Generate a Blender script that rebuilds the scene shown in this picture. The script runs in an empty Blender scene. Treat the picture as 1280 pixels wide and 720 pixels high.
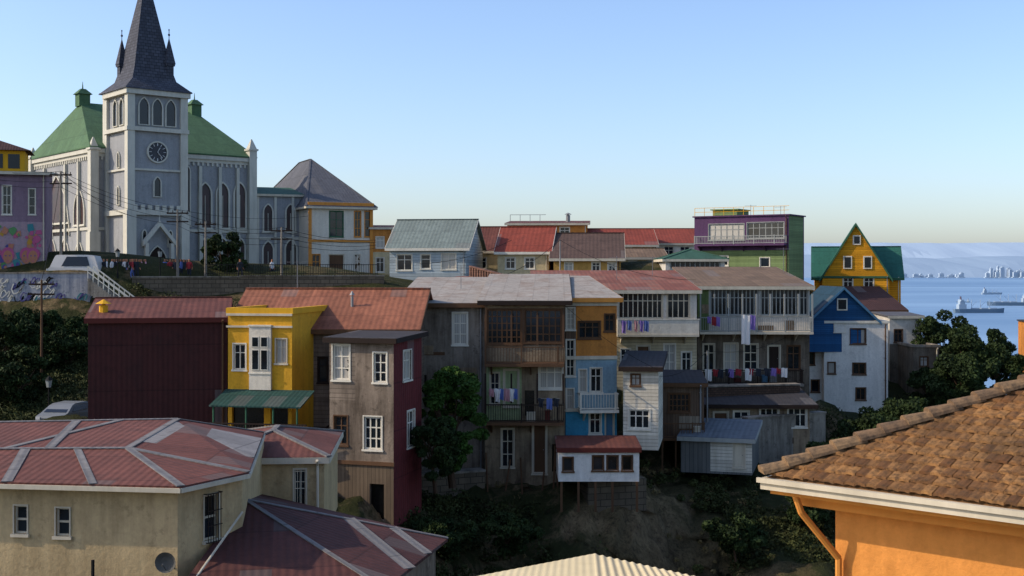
import bpy, math, random
import numpy as np
from mathutils import Vector, Matrix, noise
random.seed(7); rng=np.random.default_rng(7)
F=1500.0; CX=640.0; HY=338.0; CZ=75.0
rad=math.radians
scene=bpy.context.scene; COL=scene.collection
def W(px,py,d): return Vector(((px-CX)/F*d, d, CZ-(py-HY)/F*d))
def lin(h):
    h=h.lstrip('#'); o=[]
    for i in (0,2,4):
        c=int(h[i:i+2],16)/255.0
        o.append(c/12.92 if c<=.04045 else ((c+.055)/1.055)**2.4)
    return (o[0],o[1],o[2],1)
# ---------------------------------------------------------------- materials
MATS={}
class G:
    def __init__(s,name):
        s.m=bpy.data.materials.new(name); s.m.use_nodes=True; s.nt=s.m.node_tree
        s.b=s.nt.nodes['Principled BSDF']; s.n=s.nt.nodes; s.l=s.nt.links
    def node(s,t,**k):
        n=s.n.new(t)
        for a,b in k.items(): setattr(n,a,b)
        return n
    def setin(s,n,i,v):
        if isinstance(v,bpy.types.NodeSocket): s.l.new(v,n.inputs[i])
        elif v is not None: n.inputs[i].default_value=v
    def math(s,op,a,b=None,c=None,clamp=False):
        n=s.node('ShaderNodeMath',operation=op,use_clamp=clamp)
        s.setin(n,0,a); s.setin(n,1,b); s.setin(n,2,c); return n.outputs[0]
    def mix(s,f,a,b,mode='MIX'):
        n=s.node('ShaderNodeMix',data_type='RGBA',blend_type=mode)
        s.setin(n,0,f); s.setin(n,6,a); s.setin(n,7,b); return n.outputs[2]
    def coord(s,which='Object'):
        return s.node('ShaderNodeTexCoord').outputs[which]
    def mapping(s,v,sc):
        n=s.node('ShaderNodeMapping'); s.l.new(v,n.inputs[0]); n.inputs['Scale'].default_value=sc; return n.outputs[0]
    def noise(s,v,scale,detail=5,rough=.6):
        n=s.node('ShaderNodeTexNoise'); s.l.new(v,n.inputs['Vector'])
        n.inputs['Scale'].default_value=scale; n.inputs['Detail'].default_value=detail; n.inputs['Roughness'].default_value=rough
        return n.outputs[0]
    def ramp(s,f,a,b):
        n=s.node('ShaderNodeMapRange'); s.setin(n,0,f); n.inputs[1].default_value=a; n.inputs[2].default_value=b; return n.outputs[0]
    def bump(s,h,st=.5,dist=.02):
        n=s.node('ShaderNodeBump'); n.inputs['Strength'].default_value=st; n.inputs['Distance'].default_value=dist
        s.l.new(h,n.inputs['Height']); s.l.new(n.outputs[0],s.b.inputs['Normal'])
    def out(s,col,rough=.85,spec=.3,metal=0):
        s.setin(s.b,'Base Color',col); s.setin(s.b,'Roughness',rough); s.b.inputs['Specular IOR Level'].default_value=spec
        s.b.inputs['Metallic'].default_value=metal
        return s.m
def dark(c,f): return (c[0]*f,c[1]*f,c[2]*f,1)
def warm(c): return (min(.9,c[0]*1.08),min(.9,c[1]*1.0),c[2]*.88,1)
def M(key,h,kind='plaster',h2=None,p=None,dirt=.55,rough=.85,spec=.25,rust=.5,var=1.0):
    if key in MATS: return key
    g=G(key); c=lin(h); c2=lin(h2) if h2 else dark(c,.5)
    if kind in('plaster','siding','planks','stone','paint') and 'far' not in key and 'ship' not in key: c=warm(c); c2=warm(c2)
    uv=g.coord('UV')
    loc=g.node('ShaderNodeNewGeometry').outputs['Position']
    big=g.noise(loc,.45,6,.65)
    st=g.noise(g.mapping(loc,(2.2,2.2,.22)),1.1,5,.7)
    fine=g.noise(loc,7,4,.7)
    sep=g.node('ShaderNodeSeparateXYZ'); g.l.new(uv,sep.inputs[0]); u,v=sep.outputs[0],sep.outputs[1]
    col=c
    def cell(pu,pv,off=0.0):
        a=g.math('FLOOR',g.math('DIVIDE',u,pu)); b=g.math('FLOOR',g.math('DIVIDE',v,pv))
        cb=g.node('ShaderNodeCombineXYZ'); g.l.new(a,cb.inputs[0]); g.l.new(b,cb.inputs[1]); cb.inputs[2].default_value=off
        w=g.node('ShaderNodeTexWhiteNoise',noise_dimensions='3D'); g.l.new(cb.outputs[0],w.inputs['Vector']); return w.outputs[0]
    dirtf=g.math('MULTIPLY',g.ramp(g.math('ADD',g.math('MULTIPLY',st,.6),g.math('MULTIPLY',big,.5)),.46,.70),dirt)
    if kind=='plaster':
        col=g.mix(dirtf,c,dark(c2 if h2 else c,.5 if not h2 else .85))
        patch=g.math('MULTIPLY',g.ramp(g.noise(loc,1.6,7,.75),.56,.64),dirt*.6)
        col=g.mix(patch,col,dark(c2,.6))
        lt=g.math('MULTIPLY',g.ramp(g.noise(loc,1.1,7,.7),.6,.66),dirt*.35)
        col=g.mix(lt,col,g.mix(1.0,col,(1.35,1.32,1.28,1),'MULTIPLY'))
        col=g.mix(g.ramp(fine,.35,.8),col,g.mix(1.0,col,(.8,.79,.78,1),'MULTIPLY'))
        h=g.math('ADD',fine,g.math('MULTIPLY',big,1.5)); g.bump(h,.4,.04)
    elif kind in('corr','seam'):
        p=p or (.22 if kind=='corr' else .5)
        ph=g.math('FRACT',g.math('DIVIDE',u,p))
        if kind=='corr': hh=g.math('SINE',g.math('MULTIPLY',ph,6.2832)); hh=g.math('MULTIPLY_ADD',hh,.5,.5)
        else: hh=g.math('GREATER_THAN',ph,.93)
        cv=cell(.88,2.3); cv2=cell(.88,2.3,7.3)
        r=g.ramp(g.math('ADD',g.math('MULTIPLY',g.noise(g.mapping(loc,(1,1,.6)),.8,8,.75),.85),g.math('MULTIPLY',cv,.17)),.38+.25*(1-rust),.62+.25*(1-rust))
        col=g.mix(r,c,c2)
        streak=g.ramp(g.noise(loc,2.6,8,.8),.48,.72)
        col=g.mix(g.math('MULTIPLY',streak,.65),col,dark(c2,.5))
        pale=g.ramp(g.noise(loc,1.3,8,.8),.56,.72)
        col=g.mix(g.math('MULTIPLY',pale,.4),col,g.mix(1.0,col,(1.7,1.6,1.5,1),'MULTIPLY'))
        if kind=='corr' and var>0: col=g.mix(g.math('MULTIPLY',g.math('GREATER_THAN',cv2,.93),.4),col,(.16,.145,.13,1))
        a_=1-.3*var; b_=1+.1*var
        col=g.mix(1.0,col,g.mix(cv,(a_,a_,a_,1),(b_,b_,b_,1)),'MULTIPLY')
        col=g.mix(g.math('MULTIPLY',hh,.2),col,g.mix(1.0,col,(.5,.5,.5,1),'MULTIPLY'))  # corrugation shading put into the colour as darker bands
        vs=g.math('LESS_THAN',g.math('FRACT',g.math('DIVIDE',v,2.3)),.03)
        col=g.mix(g.math('MULTIPLY',vs,.5),col,dark(c,.3))
        g.bump(g.math('ADD',g.math('MULTIPLY',hh,1.0),g.math('MULTIPLY',fine,.35)),.42,.025)
    elif kind in('siding','planks'):
        p=p or .16
        q=v if kind=='siding' else u
        ph=g.math('FRACT',g.math('DIVIDE',q,p))
        ln=g.math('LESS_THAN',ph,.14)
        cv=cell(400 if kind=='siding' else p, p if kind=='siding' else 400)
        col=g.mix(dirtf,c,c2)
        col=g.mix(1.0,col,g.mix(cv,(.76,.76,.76,1),(1.08,1.08,1.08,1)),'MULTIPLY')
        col=g.mix(g.math('MULTIPLY',ln,.6),col,dark(c,.25))
        g.bump(g.math('ADD',g.math('SUBTRACT',1,ph) if kind=='siding' else g.math('SUBTRACT',1,ln),g.math('MULTIPLY',fine,.3)),.7,.03)
    elif kind=='shingle':
        b=g.node('ShaderNodeTexBrick'); g.l.new(uv,b.inputs['Vector']); b.inputs['Scale'].default_value=1
        b.inputs['Brick Width'].default_value=.5; b.inputs['Row Height'].default_value=.32; b.inputs['Mortar Size'].default_value=.03
        b.inputs['Color1'].default_value=c; b.inputs['Color2'].default_value=dark(c,.6); b.inputs['Mortar'].default_value=dark(c,.25)
        col=g.mix(dirtf,b.outputs[0],c2); g.bump(b.outputs[1],-.6,.03)
    elif kind=='stone':
        b=g.node('ShaderNodeTexBrick'); g.l.new(uv,b.inputs['Vector']); b.inputs['Scale'].default_value=1
        b.inputs['Brick Width'].default_value=p or .7; b.inputs['Row Height'].default_value=(p or .7)*.5; b.inputs['Mortar Size'].default_value=.02
        b.inputs['Color1'].default_value=c; b.inputs['Color2'].default_value=dark(c,.65); b.inputs['Mortar'].default_value=c2
        col=g.mix(dirtf,b.outputs[0],dark(c,.35)); g.bump(g.math('ADD',fine,g.math('MULTIPLY',b.outputs[1],-1)),.7,.04)
    elif kind=='paint':
        col=g.mix(g.math('MULTIPLY',dirtf,.7),c,c2); g.bump(fine,.15,.01)
    MATS[key]=g.out(col,rough,spec); return key
def glass(key,h,curt=None,rough=.07):
    g=G(key); c=lin(h); loc=g.node('ShaderNodeNewGeometry').outputs['Position']
    oi=g.node('ShaderNodeObjectInfo').outputs['Random']
    n=g.noise(loc,.9,3,.5); col=g.mix(g.ramp(n,.35,.7),c,dark(c,.3))
    if curt:
        sep=g.node('ShaderNodeSeparateXYZ'); g.l.new(g.coord('UV'),sep.inputs[0])
        fold=g.math('SINE',g.math('MULTIPLY',sep.outputs[0],55.0))
        col2=g.mix(g.math('MULTIPLY_ADD',fold,.25,.3),lin(curt),dark(lin(curt),.5))
        f=g.math('GREATER_THAN',g.math('ADD',oi,g.math('MULTIPLY',n,.3)),.45)
        col=g.mix(f,col,col2)
    MATS[key]=g.out(col,rough,.5); return key
def leafmat(key,h,h2,island=True):
    g=G(key); geo=g.node('ShaderNodeNewGeometry')
    r=geo.outputs['Random Per Island']; n=g.noise(geo.outputs['Position'],.7,4,.6)
    f=g.math('ADD',g.math('MULTIPLY',r,.5),g.ramp(n,.35,.7)); f=g.math('MULTIPLY',f,.66,clamp=True)
    MATS[key]=g.out(g.mix(f,lin(h),lin(h2)),.75,.12)
    return key
M('white','#d8d6cc','paint','#8d8a80'); M('offwhite','#c6c0b0','paint','#7c7567'); M('woodbrown','#5f4632','paint','#2c2018')
M('darkwood','#2c211b','paint','#15100c'); M('greyframe','#949a9b','paint','#5e6262'); M('orangetrim','#cc8c42','paint','#8a5a2a')
M('steel','#808386','paint','#4c4a48',rough=.5,spec=.5); M('black','#151515','paint','#0a0a0a'); M('bluetrim','#4f7c9d','paint'); M('greentrim','#36604a','paint')
M('redtrim','#5a2b25','paint'); M('concrete','#8f8a82','plaster','#4f4a44',dirt=.9); M('asphalt','#5a5957','plaster','#444342')
M('yellowpaint','#d6a428','paint','#9a7416')
glass('glass','#232a30'); glass('glassc','#22282d','#b9b2a4'); glass('glassdark','#0d0e10',rough=.25); glass('stained','#3a1a16',rough=.45)
# ---------------------------------------------------------------- mesh builder
class MB:
    def __init__(s): s.v=[];s.f=[];s.m=[]
    def poly(s,pts,mi=0):
        b=len(s.v); s.v+= [tuple(p) for p in pts]; s.f.append(tuple(range(b,b+len(pts)))); s.m.append(mi)
    def box(s,a,b,mi=0):
        x0,x1=sorted((a[0],b[0])); y0,y1=sorted((a[1],b[1])); z0,z1=sorted((a[2],b[2]))
        n=len(s.v); s.v+=[(x0,y0,z0),(x1,y0,z0),(x1,y1,z0),(x0,y1,z0),(x0,y0,z1),(x1,y0,z1),(x1,y1,z1),(x0,y1,z1)]
        for q in((0,3,2,1),(4,5,6,7),(0,1,5,4),(1,2,6,5),(2,3,7,6),(3,0,4,7)): s.f.append(tuple(n+i for i in q)); s.m.append(mi)
    def prism(s,bot,top,mi=0,cap=True):
        n=len(s.v); k=len(bot); s.v+=[tuple(p) for p in bot]+[tuple(p) for p in top]
        for i in range(k):
            j=(i+1)%k; s.f.append((n+i,n+j,n+k+j,n+k+i)); s.m.append(mi)
        if cap:
            s.f.append(tuple(n+i for i in reversed(range(k)))); s.m.append(mi)
            s.f.append(tuple(n+k+i for i in range(k))); s.m.append(mi)
    def slab(s,pts,t=.12,g=.004,mi=0):
        a=Vector(pts[0]);b=Vector(pts[1]);c=Vector(pts[2])
        nz=(b-a).cross(c-a).z
        if nz<0: pts=list(reversed(pts))
        s.prism([(p[0],p[1],p[2]+g) for p in pts],[(p[0],p[1],p[2]+t) for p in pts],mi)
    def tube(s,p,q,r,r2=None,n=6,mi=0,cap=True):
        p=Vector(p);q=Vector(q); r2=r if r2 is None else r2
        d=(q-p)
        if d.length<1e-6: return
        d.normalize(); a=d.orthogonal().normalized(); b=d.cross(a)
        A=[p+a*math.cos(t)*r+b*math.sin(t)*r for t in [2*math.pi*i/n for i in range(n)]]
        B=[q+a*math.cos(t)*r2+b*math.sin(t)*r2 for t in [2*math.pi*i/n for i in range(n)]]
        s.prism(A,B,mi,cap)
    def beam(s,p,q,w,h,mi=0):
        p=Vector(p);q=Vector(q); d=(q-p).normalized()
        sd=d.cross(Vector((0,0,1)))
        if sd.length<1e-4: sd=Vector((1,0,0))
        sd.normalize(); up=sd.cross(d)
        o=[sd*-w/2+up*-h/2,sd*w/2+up*-h/2,sd*w/2+up*h/2,sd*-w/2+up*h/2]
        s.prism([p+k for k in o],[q+k for k in o],mi)
    def sphere(s,c,r,n=10,m=6,mi=0,sz=1):
        c=Vector(c); b=len(s.v)
        for i in range(m+1):
            t=math.pi*i/m
            for j in range(n):
                a=2*math.pi*j/n; s.v.append((c.x+r*math.sin(t)*math.cos(a),c.y+r*math.sin(t)*math.sin(a),c.z+r*sz*math.cos(t)))
        for i in range(m):
            for j in range(n):
                k=(j+1)%n; s.f.append((b+i*n+j,b+(i+1)*n+j,b+(i+1)*n+k,b+i*n+k)); s.m.append(mi)
    def make(s,name,mats,parent=None,loc=(0,0,0),rot=0,label=None,smooth=False,uv=True):
        me=bpy.data.meshes.new(name); me.from_pydata(s.v,[],s.f)
        if isinstance(mats,str): mats=[mats]
        for m in mats: me.materials.append(MATS[m])
        me.polygons.foreach_set('material_index',s.m)
        if smooth: me.polygons.foreach_set('use_smooth',[True]*len(s.f))
        me.update()
        if uv:
            ul=me.uv_layers.new(name='UVMap'); Z=Vector((0,0,1)); dat=[0.0]*(2*len(me.loops)); vs=me.vertices
            for p in me.polygons:
                n=p.normal
                if abs(n.z)>.999 or n.length<.5: U=Vector((1,0,0));V=Vector((0,1,0))
                else: U=Z.cross(n).normalized(); V=n.cross(U)
                for li,vi in zip(p.loop_indices,p.vertices):
                    c=vs[vi].co; dat[2*li]=c.dot(U); dat[2*li+1]=c.dot(V)
            ul.data.foreach_set('uv',dat)
        o=bpy.data.objects.new(name,me); COL.objects.link(o)
        if parent: o.parent=parent
        o.location=loc; o.rotation_euler=(0,0,rot)
        if label: o['label']=label
        return o
def top(o,label,cat,group=None,kind=None):
    if label:o['label']=label
    if cat:o['category']=cat
    if group:o['group']=group
    if kind:o['kind']=kind
    return o
def empty(name,loc,rot,label,cat,group=None):
    e=bpy.data.objects.new(name,None); COL.objects.link(e); e.location=loc; e.rotation_euler=(0,0,rot); e.empty_display_size=.5
    return top(e,label,cat,group)
def gothic(w,h,n=5):
    hs=h-.866*w; P=[(-w/2,0),(w/2,0)]
    for i in range(n+1):
        a=rad(60)*i/n; P.append((-w/2+w*math.cos(a),hs+w*math.sin(a)))
    for i in range(n-1,-1,-1):
        a=rad(60)*i/n; P.append((w/2-w*math.cos(a),hs+w*math.sin(a)))
    return P
class House:
    def __init__(s,name,label,cat,L,d,yaw,R,top_,base,D,wall,roof=None,wins=(),zones=(),w=None,zb=None,ztop=None,Dpx=None,trim=None,group=None,fascia='offwhite'):
        a=rad(yaw); X=(L-CX)/F*d
        s.u=Vector((math.cos(a),math.sin(a),0)); s.n=Vector((math.sin(a),-math.cos(a),0)); s.yaw=a
        if w is None:
            k=(R-CX)/F; w=(k*d-X)/(s.u.x-k*s.u.y)
        if zb is None: zb=CZ-(base-HY)/F*d
        if ztop is None: ztop=CZ-(top_-HY)/F*d
        s.w=w; s.z=zb; s.h=ztop-zb; s.o=Vector((X,d,zb)); s.D=D; s.name=name
        if Dpx is not None:
            s.D=1; o,dr=s.fr('R'); k=(Dpx-CX)/F; s.D=(k*o.y-o.x)/(dr.x-k*dr.y)
        s.e=empty(name,s.o,a,label,cat,group)
        s.walls=wall if isinstance(wall,dict) else {f:wall for f in 'FRLB'}
        s.mats=list(dict.fromkeys(list(s.walls.values())+[z[5] for z in zones]))
        s.build(wins,zones)
        if roof: s.roof(*roof,fascia=fascia)
    def fr(s,f):
        if f=='F': return s.o.copy(),s.u
        if f=='R': return s.o+s.u*s.w,-s.n
        if f=='L': return s.o-s.n*s.D,s.n
        return s.o+s.u*s.w-s.n*s.D,-s.u
    def frl(s,f): # local origin and z rotation
        return {'F':(Vector((0,0,0)),0),'R':(Vector((s.w,0,0)),math.pi/2),'L':(Vector((0,s.D,0)),-math.pi/2),'B':(Vector((s.w,s.D,0)),math.pi)}[f]
    def uv(s,f,px,py):
        o,dr=s.fr(f); k=(px-CX)/F; t=(k*o.y-o.x)/(dr.x-k*dr.y); dep=o.y+t*dr.y
        return t, CZ-(py-HY)/F*dep-s.z
    def rect(s,f,x0,y0,x1,y1):
        u0,_=s.uv(f,x0,y0); u1,_=s.uv(f,x1,y1); _,a=s.uv(f,(x0+x1)/2,y0); _,b=s.uv(f,(x0+x1)/2,y1)
        if u0>u1:u0,u1=u1,u0
        return u0,b,u1,a
    def at(s,f,u,wz,out=0):
        o,r=s.frl(f); R=Matrix.Rotation(r,3,'Z'); return o+R@Vector((u,-out,wz))
    def build(s,wins,zones):
        mb=MB(); holes={f:[] for f in 'FRLB'}; s.wl=[]
        for q in wins:
            q=list(q)+[None]*(9-len(q)); f,x0,y0,x1,y1,kind,fc,nu,nv=q; kind=kind or 'std'; fc=fc or 'white'
            u0,w0,u1,w1=s.rect(f,x0,y0,x1,y1); W_=s.w if f in'FB' else s.D
            if kind!='arch':
                u0=max(u0,.05);u1=min(u1,W_-.05);w0=max(w0,.03);w1=min(w1,s.h-.05)
                if u1-u0<.1 or w1-w0<.1: continue
                holes[f].append((u0,w0,u1,w1))
            s.wl.append((f,u0,w0,u1,w1,kind,fc,nu or 2,nv or 2))
        s.holes=holes
        for f in 'FRLB':
            W_=s.w if f in'FB' else s.D
            H=holes[f]; Z=[(max(0,r[0]),max(0,r[1]),min(W_,r[2]),min(s.h,r[3]),z[5]) for z in zones if z[0]==f for r in [s.rect(f,*z[1:5])]]
            us=sorted(set([0,W_]+[h[0] for h in H]+[h[2] for h in H]+[h[0] for h in Z]+[h[2] for h in Z]))
            ws=sorted(set([0,s.h]+[h[1] for h in H]+[h[3] for h in H]+[h[1] for h in Z]+[h[3] for h in Z]))
            P=lambda u,w_,i=0: s.at(f,u,w_,-i)
            for i in range(len(us)-1):
                for j in range(len(ws)-1):
                    cu=(us[i]+us[i+1])/2; cw=(ws[j]+ws[j+1])/2
                    if any(h[0]<cu<h[2] and h[1]<cw<h[3] for h in H): continue
                    m=s.walls[f]
                    for z in Z:
                        if z[0]<=cu<=z[2] and z[1]<=cw<=z[3]: m=z[4]
                    mb.poly([P(us[i],ws[j]),P(us[i+1],ws[j]),P(us[i+1],ws[j+1]),P(us[i],ws[j+1])],s.mats.index(m))
            mi=s.mats.index(s.walls[f])
            for u0,w0,u1,w1 in H:
                dd=.2
                mb.poly([P(u0,w0),P(u1,w0),P(u1,w0,dd),P(u0,w0,dd)],mi); mb.poly([P(u0,w1),P(u0,w1,dd),P(u1,w1,dd),P(u1,w1)],mi)
                mb.poly([P(u0,w0),P(u0,w0,dd),P(u0,w1,dd),P(u0,w1)],mi); mb.poly([P(u1,w0),P(u1,w1),P(u1,w1,dd),P(u1,w0,dd)],mi)
        mb.poly([(0,0,s.h-.01),(s.w,0,s.h-.01),(s.w,s.D,s.h-.01),(0,s.D,s.h-.01)])
        s.wmb=mb
        for q in s.wl: s.window(*q)
    def window(s,f,u0,w0,u1,w1,kind,fc,nu,nv):
        o,r=s.frl(f); a=u1-u0; b=w1-w0; loc=s.at(f,u0,w0); mb=MB(); pn=MB()
        if kind=='arch':
            P=gothic(a,b); t=min(.2,a*.14); Q=gothic(a-2*t,b-1.6*t); n=len(P)
            X=lambda p,y,dz=0:(p[0]+a/2,y,p[1]+dz)
            for i in range(n):
                j=(i+1)%n
                mb.poly([X(P[i],-.15),X(P[j],-.15),X(Q[j],-.15,t*.6),X(Q[i],-.15,t*.6)])
                mb.poly([X(P[i],0),X(P[j],0),X(P[j],-.15),X(P[i],-.15)])
                mb.poly([X(Q[j],-.02,t*.6),X(Q[i],-.02,t*.6),X(Q[i],-.15,t*.6),X(Q[j],-.15,t*.6)])
            for k in range(1,nu): mb.box((t+(a-2*t)*k/nu-.03,-.08,t),(t+(a-2*t)*k/nu+.03,-.03,b-.9*a))
            mb.box((-.08,-.22,-.1),(a+.08,0,.02))
            pn.poly([X(p,-.025,t*.6) for p in Q])
            w=mb.make('window',fc,s.e,loc,r); pn.make('pane','stained' if fc!='offwhite' else 'glassdark',w); return
        if kind=='open':
            pn.poly([(0,.19,0),(a,.19,0),(a,.19,b),(0,.19,b)]); pn.make('dark_opening','glassdark',s.e,loc,r); return  # dark sheet stands in for the unlit space behind the opening
        t=min(.08,a*.1)
        e=.06
        if kind!='plain':
            mb.box((-e,-.03,-e),(0,.05,b+e)); mb.box((a,-.03,-e),(a+e,.05,b+e)); mb.box((0,-.03,b),(a,.05,b+e))
            mb.box((-e-.04,-.07,-e-.03),(a+e+.04,.05,-.001))
        mb.box((0,.06,0),(t,.13,b)); mb.box((a-t,.06,0),(a,.13,b)); mb.box((t,.06,0),(a-t,.13,t)); mb.box((t,.06,b-t),(a-t,.13,b))
        if kind!='door':
            for k in range(1,nu): x=a*k/nu; mb.box((x-t*.4,.07,t),(x+t*.4,.12,b-t))
            for k in range(1,nv):
                z=b*k/nv
                if nv==2: z=b*.66
                mb.box((t,.075,z-t*.35),(a-t,.115,z+t*.35))
        if kind=='bars':
            k=.12
            while k<a: mb.tube((k,-.08,0),(k,-.08,b),.012,n=4); k+=.14
            for z in(.05,b*.5,b-.05): mb.box((0,-.095,z-.012),(a,-.065,z+.012))
        if kind=='door':
            w=MB(); w.box((t,.08,0),(a-t,.12,b-t)); w.box((t+.1,.06,b*.12),(a-t-.1,.08,b*.45)); w.box((t+.1,.06,b*.52),(a-t-.1,.08,b*.92))
            d=w.make('door',fc,s.e,loc,r); mb.make('frame','offwhite',d)
            h=MB(); h.sphere((a-t-.08,.04,b*.48),.03); h.make('handle','steel',d); return
        w=mb.make('window',fc,s.e,loc,r)
        pn.poly([(0,.11,0),(a,.11,0),(a,.11,b),(0,.11,b)]); pn.make('pane',random.choice(['glass','glass','glassc']),w)
    def roof(s,kind,rise,o,mat,*x,fascia='offwhite'):
        w,D,H=s.w,s.D,s.h; mb=MB(); fs=MB(); cap=None
        if kind=='gable_x':
            sl=rise/(D/2); ze=H-o*sl
            mb.slab([(-o,-o,ze),(w+o,-o,ze),(w+o,D/2,H+rise),(-o,D/2,H+rise)]); mb.slab([(w+o,D+o,ze),(-o,D+o,ze),(-o,D/2,H+rise),(w+o,D/2,H+rise)])
            for X,m in((0,s.walls['L']),(w,s.walls['R'])):
                s.wmb.poly([(X,0,H-.01),(X,D,H-.01),(X,D/2,H+rise)] if X else [(X,D,H-.01),(X,0,H-.01),(X,D/2,H+rise)],s.mats.index(m))
            fs.box((-o,-o-.03,ze-.14),(w+o,-o,ze+.1)); mb.beam((-o-.02,D/2,H+rise+.13),(w+o+.02,D/2,H+rise+.13),.35,.06)
            for X in(-o-.03,w+o+.002): 
                fs.prism([(X,-o,ze-.12),(X,D/2,H+rise-.12),(X,D/2,H+rise+.115),(X,-o,ze+.115)],[(X+.03,-o,ze-.12),(X+.03,D/2,H+rise-.12),(X+.03,D/2,H+rise+.115),(X+.03,-o,ze+.115)])
        elif kind=='gable_y':
            sl=rise/(w/2); ze=H-o*sl
            mb.slab([(-o,-o,ze),(-o,D+o,ze),(w/2,D+o,H+rise),(w/2,-o,H+rise)]); mb.slab([(w+o,D+o,ze),(w+o,-o,ze),(w/2,-o,H+rise),(w/2,D+o,H+rise)])
            for Y,m in((0,s.walls['F']),(D,s.walls['B'])):
                s.wmb.poly([(w,Y,H-.01),(0,Y,H-.01),(w/2,Y,H+rise)],s.mats.index(m))
            t=x[0] if x else .25
            for sg in(-1,1):
                ex=w/2+sg*(w/2+o)
                fs.prism([(ex,-o-.04,ze-t),(w/2,-o-.04,H+rise-t),(w/2,-o-.04,H+rise+.12),(ex,-o-.04,ze+.12)],[(ex,-o-.002,ze-t),(w/2,-o-.002,H+rise-t),(w/2,-o-.002,H+rise+.12),(ex,-o-.002,ze+.12)])
        elif kind=='hip':
            m=min(w,D)/2; rl=x[0] if x else m
            if w>=D: A=(rl,D/2);B=(w-rl,D/2)
            else: A=(w/2,rl);B=(w/2,D-rl)
            sl=rise/m; ze=H-o*sl; A=(A[0],A[1],H+rise);B=(B[0],B[1],H+rise)
            c=[(-o,-o,ze),(w+o,-o,ze),(w+o,D+o,ze),(-o,D+o,ze)]
            if w>=D: pl=[[c[0],c[1],B,A],[c[1],c[2],B],[c[2],c[3],A,B],[c[3],c[0],A]]; hp=[(c[0],A),(c[1],B),(c[2],B),(c[3],A),(A,B)]
            else: pl=[[c[0],c[1],A],[c[1],c[2],B,A],[c[2],c[3],B],[c[3],c[0],A,B]]; hp=[(c[0],A),(c[1],A),(c[2],B),(c[3],B),(A,B)]
            for q in pl: mb.slab(q)
            cap=MB()
            for p,q in hp: cap.beam(Vector(p)+Vector((0,0,.14)),Vector(q)+Vector((0,0,.14)),.22,.06)
            fs.box((-o,-o-.03,ze-.12),(w+o,-o-.002,ze+.1)); fs.box((w+o+.002,-o,ze-.12),(w+o+.03,D+o,ze+.1)); fs.box((-o-.03,-o,ze-.12),(-o-.002,D+o,ze+.1))
        elif kind=='plane':   # rise = rise to back
            sl=rise/D; zf=H-o*sl; zk=H+rise+o*sl
            mb.slab([(-o,-o,zf),(w+o,-o,zf),(w+o,D+o,zk),(-o,D+o,zk)])
            if rise>0:
                s.wmb.poly([(w,0,H-.01),(w,D,H-.01),(w,D,H+rise)],s.mats.index(s.walls['R'])); s.wmb.poly([(0,D,H-.01),(0,0,H-.01),(0,D,H+rise)],s.mats.index(s.walls['L']))
                s.wmb.poly([(w,D,H-.01),(0,D,H-.01),(0,D,H+rise),(w,D,H+rise)],s.mats.index(s.walls['B']))
            fs.box((-o,-o-.04,zf-.14),(w+o,-o-.002,zf+.1)); fs.prism([(w+o+.002,-o,zf-.12),(w+o+.002,D+o,zk-.12),(w+o+.002,D+o,zk+.11),(w+o+.002,-o,zf+.11)],[(w+o+.03,-o,zf-.12),(w+o+.03,D+o,zk-.12),(w+o+.03,D+o,zk+.11),(w+o+.03,-o,zf+.11)])
        elif kind=='flat':
            p=rise; mb.box((.2,.2,H-.005),(w-.2,D-.2,H+.05))
            fs.box((-.05-o,-.05-o,H),(w+.05+o,.18,H+p)); fs.box((-.05-o,D-.18,H),(w+.05+o,D+.05+o,H+p)); fs.box((-.05-o,.182,H),(.18,D-.182,H+p)); fs.box((w-.18,.182,H),(w+.05+o,D-.182,H+p))
        ro=mb.make('roof',mat,s.e); s.ro=ro
        if cap: cap.make('ridge_cap',x[1] if len(x)>1 else mat,ro)
        fs.make('fascia' if kind!='flat' else 'parapet',fascia,s.e)
        return s
    def done(s):
        s.wmb.make('wall',s.mats,s.e)
        if s.name not in('church','church_annex') and s.h>2.2 and s.w>2:
            for u in(s.w-.22,.22,s.w*.5,s.w*.33):
                if not any(h[0]-.2<u<h[2]+.2 for h in s.holes['F']):
                    m=MB(); m.tube((u,-.09,.1),(u,-.09,s.h-.25),.05,n=6); m.tube((u,-.09,s.h-.25),(u,-.28,s.h-.05),.05,n=6)
                    z=1
                    while z<s.h-.5: m.box((u-.07,-.14,z),(u+.07,-.002,z+.04)); z+=1.8
                    m.make('drainpipe',random.choice(['steel','offwhite','woodbrown']),s.e); break
        return s
    def balcony(s,f,x0,x1,yf,H=1.0,proj=1.0,slab='concrete',rail='greyframe',solid=False,pitch=.16,posts=0):
        u0,w0=s.uv(f,x0,yf); u1,_=s.uv(f,x1,yf)
        if u0>u1:u0,u1=u1,u0
        o,r=s.frl(f); a=u1-u0; loc=s.at(f,u0,w0); mb=MB(); mb.box((0,-proj,-.16),(a,-.002,0))
        k=.3
        while k<a: mb.prism([(k,-.002,-.16),(k,-.002,-.7),(k,-proj*.85,-.16)],[(k+.08,-.002,-.16),(k+.08,-.002,-.7),(k+.08,-proj*.85,-.16)]); k+=2.2
        b=mb.make('balcony',slab,s.e,loc,r); q=MB(); y=-proj+.05
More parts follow.
